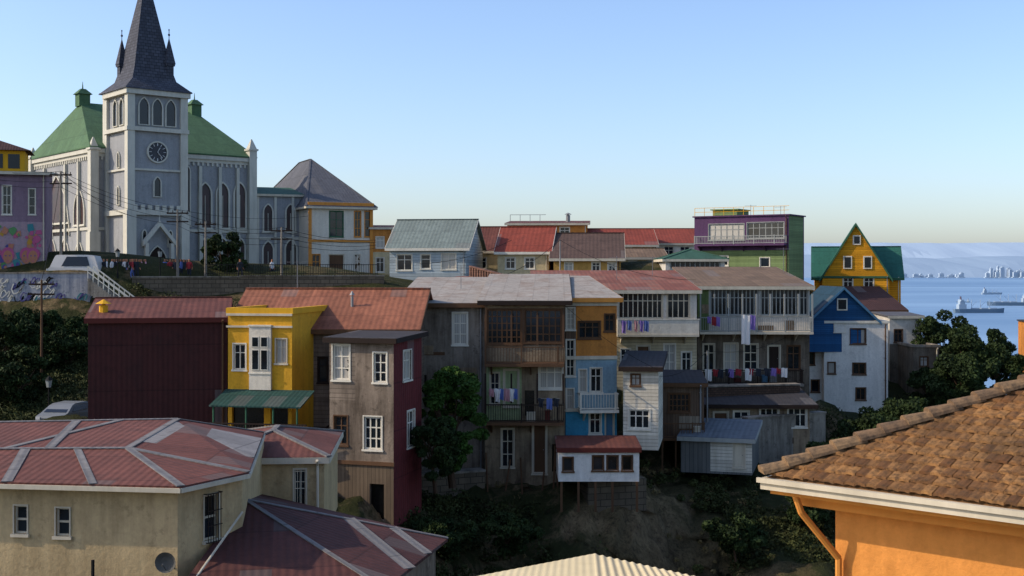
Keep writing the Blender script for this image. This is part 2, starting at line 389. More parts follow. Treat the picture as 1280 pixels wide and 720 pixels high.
        if solid: q.box((0,y,.002),(a,y+.05,H)); q.box((0,y+.052,.002),(.05,-.01,H)); q.box((a-.05,y+.052,.002),(a,-.01,H)); q.box((-.03,y-.04,H),(a+.03,y+.1,H+.06))
        else:
            q.box((0,y,H-.06),(a,y+.06,H)); q.box((0,y,.08),(a,y+.05,.13))
            for xx in(0,a-.05):
                q.box((xx,y+.062,H-.06),(xx+.05,-.01,H)); q.box((xx,y+.062,.08),(xx+.05,-.01,.13))
                k=y+.2
                while k<-.05: q.box((xx+.01,k,.13),(xx+.035,k+.025,H-.06)); k+=pitch
            k=.08
            while k<a-.05: q.box((k,y+.015,.131),(k+.028,y+.042,H-.061)); k+=pitch
            k=0
            while k<a+.01: q.box((min(k,a-.08),y-.012,.002),(min(k,a-.08)+.08,y+.07,H+.05)); k+=2.0
        if posts:
            for i in range(posts+1): k=(a-.1)*i/posts; q.box((k,y-.02,H+.051),(k+.1,y+.08,2.7))
        q.make('railing',rail,b)
        if rail in('woodbrown','darkwood') :
            for i in range(int(a/1.3)):
                if random.random()<.6:
                    x=random.uniform(.2,a-.3); c=MB(); ww=random.uniform(.25,.5); hh=random.uniform(.3,.7); c.box((x,-.5,.002),(x+ww,-.2,hh)); c.box((x-.02,-.52,hh),(x+ww+.02,-.18,hh+.04)); c.make('storage_box',random.choice(['offwhite','woodbrown','bluetrim','redtrim','steel']),b)
        return b
    def chimney(s,x,y,h=1.2,r=.15,mat='steel',z=None):
        mb=MB(); z=s.h if z is None else z; mb.tube((x,y,z-.3),(x,y,z+h),r,n=8); mb.tube((x,y,z+h+.08),(x,y,z+h+.3),r*1.8,.02,n=8); mb.tube((x,y,z+h),(x,y,z+h+.1),r*.5,n=6); mb.make('chimney',mat,s.e)
    def antenna(s,x,y,h=2.0,z=None):
        mb=MB(); z=s.h if z is None else z; mb.tube((x,y,z),(x,y,z+h),.025,n=4); mb.tube((x-.6,y,z+h-.1),(x+.6,y,z+h-.1),.015,n=4)
        for i in range(6): k=-.5+i*.2; mb.tube((x+k,y-.25+.02*i,z+h-.1),(x+k,y+.25-.02*i,z+h-.1),.012,n=4)
        mb.make('antenna','steel',s.e)
    def patch(s,f,x0,y0,x1,y1,mat,out=.02):
        u0,w0,u1,w1=s.rect(f,x0,y0,x1,y1); o,r=s.frl(f); m=MB(); m.box((0,-out,0),(u1-u0,-.002,w1-w0)); m.make('wall_patch',mat,s.e,s.at(f,u0,w0),r)
    def clutter(s,f,n_,mats):
        W_=s.w if f in'FB' else s.D; o,r=s.frl(f); done=list(s.holes[f]); y=.012
        for i in range(n_*5):
            if n_<=0: break
            a=random.uniform(.4,1.5); b=random.uniform(.3,1.6); u=random.uniform(.1,max(.11,W_-a-.1)); z=random.uniform(.1,max(.11,s.h-b-.3))
            if any(u<h[2]+.1 and u+a>h[0]-.1 and z<h[3]+.15 and z+b>h[1]-.15 for h in done): continue
            done.append((u,z,u+a,z+b)); m=MB(); m.box((0,-random.uniform(.015,.04),0),(a,-.002,b)); m.make('wall_patch',random.choice(mats),s.e,s.at(f,u,z),r); n_-=1
# ---------------------------------------------------------------- terrain
CP=[]
def cp(px,d,z): CP.append(((px-CX)/F*d,d,z))
def cpy(px,py,d): p=W(px,py,d); CP.append((p.x,p.y,p.z))
for x,y,z in[(-40,-30,66),(0,-30,67),(40,-30,69),(0,4,66),(-15,8,64),(12,8,68),(9,16,67.5),(14,12,68.5),(-30,10,62),(30,20,66),(60,10,66),(-100,0,66),(100,0,66),
  (-60,30,65),(-100,60,70),(-150,110,76),(-220,100,76),(-220,0,66),(-220,250,70),(-100,250,60),(0,260,45),(100,260,15),(220,200,5),(300,100,10),(340,0,20),(340,300,-6),(200,330,-6),(60,380,-6),(-100,450,-6),(-240,420,5),(-240,540,-6),(340,540,-6),(0,540,-6),(160,540,-6)]: CP.append((x,y,z))
for q in[(60,34,63.5),(200,34,63),(300,38,62.5),(420,42,61.5),(520,36,58),(640,28,57),(640,42,51),(800,40,50),(1000,40,51),(1150,40,56),(1150,28,62),(620,54,55),(900,52,53),(1100,52,55),
  (0,50,64.5),(200,52,65),(350,52,64)]: cp(*q)
for q in[(500,665,57),(520,640,61),(600,612,66),(700,618,66),(780,632,65.5),(640,725,60.8),(740,735,60.5),(850,600,70),(900,597,72),(850,715,63.5),(1000,597,74),(960,720,62),(1040,610,78),(1050,700,63),(1100,620,74),
  (200,545,63),(280,560,62),(120,540,70),(85,532,73),(20,530,76),(0,520,60),(400,600,61),(420,590,66),(550,590,68),(700,560,74),(780,480,83),(900,492,87),(980,492,88),(1010,545,80),(1070,518,98),(1010,512,98),(1130,500,100),(1200,500,110),(1270,508,105),(1200,560,85),(1270,600,70),
  (1060,380,122),(960,352,120),(900,356,106),(760,356,106),(640,356,106),(520,356,106),(560,440,84),(480,430,78)]: cpy(*q)
for q in[(0,96.5,74.2),(110,96.5,74.2),(0,93.5,71),(110,93.5,71),(50,85,68),(200,99.5,74.2),(350,101,74.2),(470,101,74.2),(200,96,71),(300,95,70.5),(430,96,71),(300,90,69.5),(200,85,68),(350,80,68),(60,120,74.2),(180,115,74.2),(200,140,74.2),(350,125,74.2),(450,140,74.2),(0,150,74.4),
  (600,130,74.2),(800,135,74),(950,135,73),(1060,140,68),(1200,140,55),(1280,130,56),(1200,180,35),(700,170,70),(400,180,72),(900,170,66)]: cp(*q)
cpa=np.array(CP); P2=cpa[:,:2]/100
def U(r2): return np.where(r2>1e-12,r2*np.log(r2+1e-12),0)
n=len(P2); K=U(((P2[:,None]-P2[None])**2).sum(-1))+np.eye(n)*2e-4
A=np.zeros((n+3,n+3)); A[:n,:n]=K; A[:n,n]=1; A[:n,n+1:]=P2; A[n:,:n]=A[:n,n:].T
sol=np.linalg.solve(A,np.concatenate([cpa[:,2],[0,0,0]]))
def gz(x,y):
    q=np.stack([np.asarray(x,float),np.asarray(y,float)],-1).reshape(-1,2)/100
    out=np.empty(len(q))
    for i in range(0,len(q),20000):
        b=q[i:i+20000]; out[i:i+20000]=U(((b[:,None]-P2[None])**2).sum(-1))@sol[:n]+sol[n]+b@sol[n+1:]
    return np.clip(out,-8,77)
def tn(x,y):
    return (noise.fractal(Vector((x*.12,y*.12,3)),1.0,2.0,5))
xs=np.concatenate([np.arange(-260,-70,5),np.arange(-70,-12,1.0),np.arange(-12,22,.4),np.arange(22,70,1.0),np.arange(70,360,5)]); ys=np.concatenate([np.arange(-40,30,3),np.arange(30,54,1.0),np.arange(54,76,.4),np.arange(76,150,1.0),np.arange(150,560,6)])
XX,YY=np.meshgrid(xs,ys); ZZ=gz(XX.ravel(),YY.ravel())
tv=[]
for x,y,z in zip(XX.ravel(),YY.ravel(),ZZ):
    k=1.0 if (y<92 and y>40) else .15
    if 60<y<92 and x<-28: k=.4
    if y>94: k=.03
    a=tn(x,y); b=noise.fractal(Vector((x*.5,y*.5,z*.5)),1.0,2.0,4)
    c=noise.fractal(Vector((x*1.3,y*.5,z*.35)),.8,2.0,5)
    tv.append((x+b*.6*k,y+(b*.7+c*.8)*k,z+(a*1.3+b*.5)*k-.25*k))
nx=len(xs); tf=[(j*nx+i,j*nx+i+1,(j+1)*nx+i+1,(j+1)*nx+i) for j in range(len(ys)-1) for i in range(nx-1)]
g=G('earth'); geo=g.node('ShaderNodeNewGeometry'); ps=geo.outputs['Position']
n1=g.noise(ps,.22,8,.7); n2=g.noise(g.mapping(ps,(1,1,.35)),1.3,8,.75); n3=g.noise(g.mapping(ps,(1.5,1.5,.5)),4,6,.8)
soil=g.mix(g.ramp(n2,.3,.7),lin('#53432f'),lin('#a38b66')); soil=g.mix(g.ramp(n3,.48,.68),soil,lin('#41352a')); veg=g.mix(n2,lin('#1c2012'),lin('#4a4b2a'))
sepn=g.node('ShaderNodeSeparateXYZ'); g.l.new(geo.outputs['Normal'],sepn.inputs[0])
dn_=g.node('ShaderNodeVectorMath',operation='DISTANCE'); g.l.new(ps,dn_.inputs[0]); dn_.inputs[1].default_value=(8.5,63.5,62)
outc=g.ramp(g.math('ADD',dn_.outputs['Value'],g.math('MULTIPLY',n1,3)),3.5,7.5)
fac=g.math('MULTIPLY',g.math('ADD',g.ramp(n1,.42,.54),g.math('MULTIPLY',g.ramp(sepn.outputs[2],.75,.92),.7),clamp=True),outc,clamp=True)
g.bump(g.math('ADD',n2,g.math('MULTIPLY',n3,.5)),1.0,.35); MATS['earth']=g.out(g.mix(fac,soil,veg),.95,.1)
me=bpy.data.meshes.new('ground'); me.from_pydata(tv,[],tf); me.materials.append(MATS['earth']); me.polygons.foreach_set('use_smooth',[True]*len(tf))
go=bpy.data.objects.new('ground',me); COL.objects.link(go); top(go,'dry hillside and ravine slopes of bare earth and scrub','hillside',kind='structure')
# sea
g=G('seawater'); ps=g.node('ShaderNodeNewGeometry').outputs['Position']
n1=g.noise(g.mapping(ps,(.02,.05,1)),1,6,.6); n2=g.noise(g.mapping(ps,(.0006,.0022,1)),1,4,.5)
g.bump(n1,.5,1.5); MATS['seawater']=g.out(g.mix(g.ramp(n2,.4,.62),lin('#5b7c9c'),lin('#7e9cb6')),.4,.4)
mb=MB(); mb.poly([(-40000,-2000,0),(60000,-2000,0),(60000,60000,0),(-40000,60000,0)]); top(mb.make('sea','seawater',uv=False),'calm hazy blue bay water','sea',kind='structure')
# far hills
M('farhillhazed','#90a4b5','paint','#8599ab'); M('farhilltwohazed','#a4b6c5','paint','#9cafbf')  # aerial haze is mixed into both hill colours
def hills(y0,y1,prof,mat,lab):
    mb=MB(); xs_=np.linspace(-3000,18000,180); rows=[]
    for k in range(6):
        t=k/5; row=[]
        for x in xs_:
            hh=prof(x)*(t**.7)*(1+.25*noise.noise(Vector((x*.002,t*3,5)))*(1-t)); row.append((x,y0+(y1-y0)*t+200*noise.noise(Vector((x*.001,t*2,1))),hh if k else -5))
        rows.append(row)
    for k in range(5):
        for i in range(len(xs_)-1): mb.poly([rows[k][i],rows[k][i+1],rows[k+1][i+1],rows[k+1][i]])
    top(mb.make('hills',mat,uv=False),lab,'hills',kind='structure')
hills(12300,14500,lambda x:250+60*noise.noise(Vector((x*.0005,2,0)))+14*noise.noise(Vector((x*.004,2,0))),'farhillhazed','low hazy blue coastal hills across the bay')
hills(16000,19000,lambda x:510+40*noise.noise(Vector((x*.0003,8,0)))+10*noise.noise(Vector((x*.003,2,0))),'farhilltwohazed','distant pale hazy ridge beyond the bay')
M('farwhitehazed','#a9b7c3','paint','#9aabb9'); M('shipgreyhazed','#647888','paint','#4e6274'); M('shipwhitehazed','#9aa9b5','paint','#8293a0'); M('shipredhazed','#6a5a62','paint')  # distance haze painted into the far-shore and ship colours
for i in range(40):
    px=random.choice([random.uniform(1236,1284),random.uniform(1236,1284),random.uniform(1128,1240)]); d=random.uniform(11600,12200)
    x=(px-CX)/F*d; hh=random.uniform(20,50) if px<1236 else random.uniform(50,125); w=random.uniform(18,38)
    mb=MB(); mb.box((-w,-20,0),(w,20,8)); mb.box((-w*.6,-14,8),(w*.6,14,hh)); mb.box((-w*.2,-6,hh),(w*.25,6,hh+7))
    z=14
    while z<hh-4: mb.box((-w*.6-1.5,-16,z),(w*.6+1.5,-14,z+1.6)); z+=9
    top(mb.make('apartment_tower','farwhitehazed',None,(x,d,2)),'pale high rise block on the far shore','tower',group='tower blocks on the far shore')
def ship(px,wl,length,lab,rot,hc='shipgreyhazed'):
    d=CZ*F/(wl-HY); e=empty('cargo_ship',((px-CX)/F*d,d,0),rot,lab,'ship','ships anchored in the bay')
    L=length/2; b=length*.075; mb=MB(); secs=[]
    for t in np.linspace(-1,1,13):
        wdt=b*(1-max(0,(t-.55)/.45)**2*.98)*(1-max(0,(-t-.8)/.2)**2*.3); dk=length*.075*(1+.35*max(0,t-.5)**1.5*2)
        secs.append([(t*L,-wdt,dk),(t*L*.97,-wdt*.8,-3),(t*L*.97,wdt*.8,-3),(t*L,wdt,dk)])
    for a,c in zip(secs[:-1],secs[1:]):
        for i in range(3): mb.poly([a[i],c[i],c[i+1],a[i+1]])
        mb.poly([a[3],c[3],c[0],a[0]])
    mb.poly(secs[0]); mb.poly(secs[-1]); mb.make('hull',hc,e,uv=False)
    q=MB(); dk=length*.075; q.box((-L*.85,-b*.8,dk),(-L*.55,b*.8,dk*2.2)); q.box((-L*.8,-b*.7,dk*2.2),(-L*.6,b*.7,dk*3)); q.box((-L*.78,-b*.9,dk*3),(-L*.66,b*.9,dk*3.4)); q.make('bridge','shipwhitehazed',e,uv=False)
    q=MB(); q.tube((-L*.72,0,dk*3),(-L*.74,0,dk*4.2),length*.016,n=8); q.make('funnel','shipredhazed',e,uv=False)
    for t in(-.3,.05,.4):
        q=MB(); q.tube((L*t,0,dk),(L*t,0,dk*3.4),length*.006,n=6); q.tube((L*t,0,dk*1.6),(L*(t+.2),0,dk*2.9),length*.004,n=5); q.box((L*t,-b*.5,dk),(L*(t+.28),b*.5,dk*1.25)); q.make('cargo_crane','shipwhitehazed',e,uv=False)
ship(1224,391,92,'grey cargo ship with deck cranes anchored offshore',rad(4)); ship(1262,382,96,'pale grey naval ship anchored in the bay',rad(178),'shipgreyhazed'); ship(1204,378,30,'small dark fishing boat on the bay',rad(150)); ship(1240,368,70,'distant freighter with hazy outline on the bay',rad(10),'shipwhitehazed')
# ---------------------------------------------------------------- vegetation
leafmat('leafdark','#172110','#3f4d27'); leafmat('leafolive','#20261300'[:7],'#54572f'); leafmat('leafgreen','#1c2d12','#4e6b2d'); leafmat('leafdry','#5a4e32','#948154'); M('bark','#4a3a2c','paint','#241a12')  # leafdark and leafolive kept dark, standing in for shade in the ravine
def leaves(name,cents,rads,per,size,mat,parent=None,flat=.7):
    cents=np.asarray(cents,float); rads=np.asarray(rads,float); N=len(cents)*per
    c=np.repeat(cents,per,0); r=np.repeat(rads,per)
    dv=rng.normal(size=(N,3)); dv/=np.linalg.norm(dv,axis=1)[:,None]; rr=rng.uniform(.35,1,N)**.5
    p=c+dv*(r*rr)[:,None]*np.array([1,1,flat])
    a=rng.normal(size=(N,3)); a/=np.linalg.norm(a,axis=1)[:,None]; b=np.cross(a,rng.normal(size=(N,3))); b/=np.linalg.norm(b,axis=1)[:,None]
    s=(rng.uniform(.5,1.2,N)*size)[:,None]
    V=np.stack([p-a*s,p+b*s*.55,p+a*s,p-b*s*.55],1).reshape(-1,3)
    me=bpy.data.meshes.new(name); me.vertices.add(4*N); me.vertices.foreach_set('co',V.ravel()); me.loops.add(4*N); me.loops.foreach_set('vertex_index',np.arange(4*N))
    me.polygons.add(N); me.polygons.foreach_set('loop_start',np.arange(N)*4); me.materials.append(MATS[mat]); me.update(calc_edges=True)
    o=bpy.data.objects.new(name,me); COL.objects.link(o)
    if parent:o.parent=parent
    return o
def tree(base,H,R,lab,mat='leafdark',per=220,size=.16,ncl=26,name='tree',group=None,low=.25):
    e=empty(name,base,random.uniform(0,6),lab,'tree',group); t=MB(); p=Vector((0,0,-.5)); tips=[]
    q=Vector((random.uniform(-.3,.3),random.uniform(-.3,.3),H*low+.3)); t.tube(p,q,H*.035,H*.026,8)
    for i in range(7):
        a=6.28*i/7+random.uniform(-.4,.4); k=random.uniform(.35,.85); m=q+Vector((math.cos(a)*R*k*.5,math.sin(a)*R*k*.5,(H-q.z)*.35)); t.tube(q,m,H*.018,H*.011,6)
        for j in range(2):
            en=m+Vector((math.cos(a+random.uniform(-.8,.8))*R*.35,math.sin(a+random.uniform(-.8,.8))*R*.35,(H-q.z)*random.uniform(.1,.4))); t.tube(m,en,H*.011,.02,5); tips.append(en)
    t.make('trunk','bark',e); cs=[];rs=[]
    for i in range(ncl):
        u=random.random()**.5; a=random.uniform(0,6.28); z=random.uniform(low,.93); f=math.sin(math.pi*min(1,(z-low*.5)/(1.02-low*.5)))**.6
        cs.append((math.cos(a)*u*R*f,math.sin(a)*u*R*f,z*H)); rs.append(random.uniform(.14,.32)*R)
    for k in tips: cs.append(tuple(k)); rs.append(.25*R)
    leaves('crown',cs,rs,per,size,mat,e)
def tree_at(px,py,d,*a,**k):
    x=(px-CX)/F*d; z=float(gz(x,d)[0]) if py is None else CZ-(py-HY)/F*d; tree(Vector((x,d,z)),*a,**k)
tree_at(566,598,62.5,6.1,1.75,'dense dark green tree growing between two houses','leafgreen',per=360,ncl=46,low=.1,size=.12)
tree_at(545,604,60,3.4,1.2,'leafy tree beside the weathered red house','leafdark',per=300,low=.1,size=.12)
tree_at(282,352,104,4.3,1.9,'dark evergreen tree in front of the church','leafdark',per=300,size=.13,low=.15,ncl=34)
for px,py,d,h,r in[(1180,500,104,8.0,2.8),(1220,505,98,6.6,2.9),(1204,520,92,4.8,2.6),(1250,500,108,5.0,2.4),(1165,512,98,3.4,2)]: tree_at(px,py,d,h,r,'broad dark tree on the slope above the bay','leafdark',per=320,size=.15,low=.15,ncl=36,group='trees on the slope above the bay')
for px,py,d,h,r in[(1090,588,80,3.8,2.4),(1040,602,74,2.6,1.8),(1125,580,84,4.6,2.6),(1010,655,66,2.4,1.8),(1150,570,82,4.0,2.4),(550,700,58.5,2.0,1.6),(640,690,60,1.8,1.4),(920,690,63,1.8,1.5)]: tree_at(px,py,d,h,r,'dark bushy tree in the ravine below the houses','leafdark',per=300,size=.13,low=.05,group='bushy trees in the ravine')
for px,py,d,h,r in[(20,520,80,4.6,2.4),(80,470,86,3.4,2.2),(5,455,86,4,2.4),(100,440,90,2.6,1.6),(45,430,90,2.6,1.8)]: tree_at(px,py,d,h,r,'dark shaded tree on the slope below the street','leafdark',per=280,size=.14,low=.05,group='trees below the street wall')
cs=[];rs=[]
def scat(n,px0,px1,d0,d1,r0,r1,th=-.2,rock=True):
    k=0
    while k<n:
        d=random.uniform(d0,d1); px=random.uniform(px0,px1); x=(px-CX)/F*d; k+=1
        if rock and (x-8.3)**2/14+(d-63)**2/30<1 and random.random()<.93: continue
        if noise.noise(Vector((x*.25,d*.25,9)))<th and random.random()<.85: continue
        r=random.uniform(r0,r1)*random.choice([.6,.8,1,1]); z=float(gz(x,d)[0])+r*.2-.25; cs.append((x,d,z)); rs.append(r)
scat(760,490,765,54,65.2,.25,.85); scat(420,870,1060,55,72,.25,.85); scat(90,765,870,52,58,.25,.6,0); scat(150,990,1300,60,92,.5,1.2); scat(420,-20,125,76,94,.4,1.0,-.5); scat(70,1120,1300,92,118,.6,1.3); scat(60,500,560,56,64,.4,.9); scat(60,780,1010,66,78,.2,.5); scat(330,165,495,88,98.5,.4,1.0,-.6)
o=leaves('undergrowth',cs,rs,150,.105,'leafolive'); top(o,'tangled dark green scrub covering the ravine slopes','undergrowth',kind='stuff')
cs=[];rs=[]; scat(420,500,1060,54,74,.1,.32,-1,False); o=leaves('dry_grass',cs,rs,60,.08,'leafdry'); top(o,'dry straw coloured grass tufts on the slopes','dry grass',kind='stuff')
# ---------------------------------------------------------------- church
M('churchgrey','#989da4','plaster','#7a8088',dirt=.45); M('churchwhite','#c3c4bc','paint','#85867e'); M('greenroof','#526e4b','seam','#3c5640',p=.55,rust=.4,var=.6); M('slate','#54555c','shingle','#3a3b42')
M('clockwhite','#c9cdd0','paint')
ch=House('church','grey gothic church with green roof, clock tower and dark spire','church',115.6,121.4,40,None,0,0,17.8,'churchgrey',w=17.8,zb=73.9,ztop=87.3,
  wins=[('F',247,227,265,286,'arch','churchwhite',2),('F',269,227,287,286,'arch','churchwhite',2),('F',291,227,308,286,'arch','churchwhite',2),('F',227,205,238,282,'arch','churchwhite',1),
  ('F',248,296,264,336,'arch','churchwhite'),('F',270,296,286,336,'arch','churchwhite'),('F',292,296,307,336,'arch','churchwhite'),
  ('L',56,218,88,280,'arch','churchwhite',3),('L',93,235,107,282,'arch','churchwhite',2),('L',60,296,72,332,'arch','churchwhite'),('L',76,296,88,332,'arch','churchwhite'),('L',94,300,106,332,'arch','churchwhite')])
e=ch.e; w_,D_,H_=ch.w,ch.D,ch.h
mb=MB(); o=.45; z=H_+.1; zr=19.1; A1=(2.1,D_/2,zr);B1=(w_-2.4,D_/2,zr); c=[(-o,-o,z),(w_+o,-o,z),(w_+o,D_+o,z),(-o,D_+o,z)]
for q in([c[0],c[1],B1,A1],[c[1],c[2],B1],[c[2],c[3],A1,B1],[c[3],c[0],A1]): mb.slab(q,.15)
ro=mb.make('roof','greenroof',e)
for X in(A1[0]+.2,B1[0]-.2):
    q=MB(); q.box((X-.6,D_/2-.6,zr-.3),(X+.6,D_/2+.6,zr+1)); q.prism([(X-.8,D_/2-.8,zr+1),(X+.8,D_/2-.8,zr+1),(X+.8,D_/2+.8,zr+1),(X-.8,D_/2+.8,zr+1)],[(X-.25,D_/2-.25,zr+1.6),(X+.25,D_/2-.25,zr+1.6),(X+.25,D_/2+.25,zr+1.6),(X-.25,D_/2+.25,zr+1.6)]); q.tube((X,D_/2,zr+1.6),(X,D_/2,zr+2.4),.08,.02); q.make('roof_vent','greenroof',ro)
t=MB()
def band(t,x0,y0,x1,y1,z0,z1,p):
    t.box((x0-p,y0-p,z0),(x1+p,y0-.001,z1)); t.box((x0-p,y0,z0),(x0-.001,y1,z1)); t.box((x1+.001,y0,z0),(x1+p,y1,z1))
band(t,0,0,w_,D_,H_-.7,H_-.35,.15); band(t,0,0,w_,D_,H_-.35,H_+.08,.35); band(t,0,0,w_,D_,5.2,5.5,.14); band(t,0,0,w_,D_,0,.9,.18)
k=.3
while k<w_: t.box((k,-.14,H_-1.05),(k+.22,-.002,H_-.702)); k+=.55
k=.3
while k<D_: t.box((-.14,k,H_-1.05),(-.002,k+.22,H_-.702)); k+=.55
t.make('cornice','churchwhite',e)
def pil(x,y,sx,sy,h):
    t=MB(); t.box((x-sx-.12,y-sy-.12,0),(x+sx+.12,y+sy+.12,5)); t.box((x-sx,y-sy,5),(x+sx,y+sy,h))
    t.box((x-sx-.12,y-sy-.12,h),(x+sx+.12,y+sy+.12,h+.2)); t.prism([(x-sx,y-sy,h+.2),(x+sx,y-sy,h+.2),(x+sx,y+sy,h+.2),(x-sx,y+sy,h+.2)],[(x-.05,y-.05,h+1.3),(x+.05,y-.05,h+1.3),(x+.05,y+.05,h+1.3),(x-.05,y+.05,h+1.3)]); t.make('buttress','churchwhite',e)
pil(.05,-.05,.42,.42,H_-.1); pil(w_-.1,-.1,.45,.45,H_+.9); pil(-.05,D_-.1,.4,.4,H_+.2)
for xx in(9.0,11.6,13.9,16.0): t=MB(); t.box((xx-.17,-.3,0),(xx+.17,-.002,H_-1.1)); t.box((xx-.2,-.45,0),(xx+.2,-.302,5.0)); t.make('buttress','churchwhite',e)
for yy in(3.4,7.2,13.6): t=MB(); t.box((-.3,yy-.17,0),(-.002,yy+.17,H_-1.1)); t.make('buttress','churchwhite',e)
x0,x1,y0,y1=1.5,7.2,-5.7,0.4; TH=19.0
tw=MB(); tw.prism([(x0,y0,0),(x1,y0,0),(x1,y1,0),(x0,y1,0)],[(x0,y0,TH),(x1,y0,TH),(x1,y1,TH),(x0,y1,TH)]); two=tw.make('tower','churchgrey',e)
t=MB(); 
for xx in(x0,x1):
    for yy in(y0,):
        t.box((xx-.3,yy-.3,0),(xx+.45 if xx==x0 else xx+.3,yy+.45,TH-.01)); t.box((xx-.42,yy-.42,0),(xx+.55 if xx==x0 else xx+.42,yy+.55,7.0))
t.box((x0-.3,y1-1.0,0),(x0-.002,y1,TH-.01)); t.box((x1+.002,y1-1.0,0),(x1+.3,y1,TH-.01)); t.box((x1-.45,y0-.3,0),(x1-.302,y0-.002,TH-.01))
for z0,z1,p in((18.5,19.0,.5),(14.9,15.3,.4),(11.0,11.2,.2),(6.6,7.1,.35),(0,.9,.5)): band(t,x0,y0,x1,y1-.4,z0,z1,p)
k=x0+.3
while k<x1-.3: t.box((k,y0-.34,7.1),(k+.4,y0-.1,7.6)); k+=.75
t.make('tower_trim','churchwhite',two)
def aw(f,u,zb,a,b,fc='churchwhite',nu=1,mat='glassdark'):
    P=gothic(a,b); tt=.13; Q=gothic(a-2*tt,b-1.6*tt); m=MB(); pn=MB(); X=lambda p,y,dz=0:(p[0],y,p[1]+dz); n_=len(P)
    for i in range(n_):
        j=(i+1)%n_; m.poly([X(P[i],-.16),X(P[j],-.16),X(Q[j],-.16,.08),X(Q[i],-.16,.08)]); m.poly([X(P[i],0),X(P[j],0),X(P[j],-.16),X(P[i],-.16)]); m.poly([X(Q[j],-.02,.08),X(Q[i],-.02,.08),X(Q[i],-.16,.08),X(Q[j],-.16,.08)])
    pn.poly([X(p,-.03,.08) for p in Q])
    loc,r=((u,y0,zb),0) if f=='F' else ((x0,u,zb),-math.pi/2) if f=='L' else ((x1,u,zb),math.pi/2)
    w=m.make('window',fc,two,loc,r); pn.make('pane',mat,w)
for u in(2.95,4.35,5.75): aw('F',u,15.5,1.2,2.8); aw('R',-5.7+u-1.5,15.5,1.2,2.8)
for u in(-4.0,-2.4): aw('L',u,15.5,1.2,2.8)
aw('L',-3.2,11.3,.7,1.7); aw('F',4.35,8.4,.9,2.1); aw('L',-3.2,7.6,.7,2.0)
for u in(3.0,5.7): aw('F',u,3.4,.6,1.8)
q=MB(); 
def disc(q,c,r,y,n=28,mi=0): q.poly([(c[0]+r*math.cos(2*math.pi*i/n),y,c[1]+r*math.sin(2*math.pi*i/n)) for i in range(n)],mi)
cc=(4.35,12.9)
N_=28
for i in range(N_):
    a=2*math.pi*i/N_; b=2*math.pi*(i+1)/N_
    def c_(r,t,y): return (cc[0]+r*math.cos(t),y,cc[1]+r*math.sin(t))
    q.poly([c_(1.1,a,y0-.2),c_(1.1,b,y0-.2),c_(.95,b,y0-.2),c_(.95,a,y0-.2)]); q.poly([c_(1.1,a,y0),c_(1.1,b,y0),c_(1.1,b,y0-.2),c_(1.1,a,y0-.2)])
M('clockdark','#4b4e55','paint')
clk=q.make('clock','churchwhite',two); q=MB(); disc(q,cc,.96,y0-.1); q.make('clock_face','clockdark',clk)
q=MB()
for i in range(12):
    a=2*math.pi*i/12; q.beam((cc[0]+.62*math.cos(a),y0-.13,cc[1]+.62*math.sin(a)),(cc[0]+.9*math.cos(a),y0-.13,cc[1]+.9*math.sin(a)),.09,.05)
for a,l in((rad(60),.5),(rad(-50),.75)): q.beam((cc[0],y0-.15,cc[1]),(cc[0]+l*math.cos(a),y0-.15,cc[1]+l*math.sin(a)),.1,.05)
q.make('clock_hands','clockwhite',clk)
cx,cy=4.35,-2.85; q=MB()
def sq(h,z): return [(cx-h,cy-h,z),(cx+h,cy-h,z),(cx+h,cy+h,z),(cx-h,cy+h,z)]
q.prism(sq(3.5,19.0),sq(3.45,19.15)); q.prism(sq(3.4,19.15),sq(2.3,20.2),cap=False); q.prism(sq(2.3,20.2),sq(1.95,21.4),cap=False); q.prism(sq(1.95,21.4),sq(.03,31.6)); q.tube((cx,cy,31.3),(cx,cy,32.8),.06,.02)
sp=q.make('spire','slate',e)
for dx,dy in((-1.75,1.75),(1.75,-1.75)):
    q=MB(); X,Y=cx+dx,cy+dy; q.box((X-.35,Y-.35,19.9),(X+.35,Y+.35,21.8)); q.box((X-.45,Y-.45,21.8),(X+.45,Y+.45,22.0))
    q.prism([(X-.5,Y-.5,22.0),(X+.5,Y-.5,22.0),(X+.5,Y+.5,22.0),(X-.5,Y+.5,22.0)],[(X-.03,Y-.03,24.6),(X+.03,Y-.03,24.6),(X+.03,Y+.03,24.6),(X-.03,Y+.03,24.6)]); q.tube((X,Y,24.4),(X,Y,25.6),.04,n=5); q.sphere((X,Y,25.0),.13,6,4); q.sphere((X,Y,25.5),.08,6,4); q.make('pinnacle','slate',sp)
q=MB(); px_,py_=4.35,y0
q.box((px_-1.5,py_-.75,0),(px_-1.15,py_-.3,3.8)); q.box((px_+1.15,py_-.75,0),(px_+1.5,py_-.3,3.8))
for sg in(-1,1): q.prism([(px_+sg*1.7,py_-.8,3.5),(px_,py_-.8,5.5),(px_,py_-.8,6.0),(px_+sg*1.7,py_-.8,4.0)],[(px_+sg*1.7,py_-.3,3.5),(px_,py_-.3,5.5),(px_,py_-.3,6.0),(px_+sg*1.7,py_-.3,4.0)])
q.tube((px_,py_-.55,5.9),(px_,py_-.55,6.6),.08,.03)
q.make('porch','churchwhite',e); aw('F',4.35,0,2.2,3.6,mat='darkwood')
ch.done()
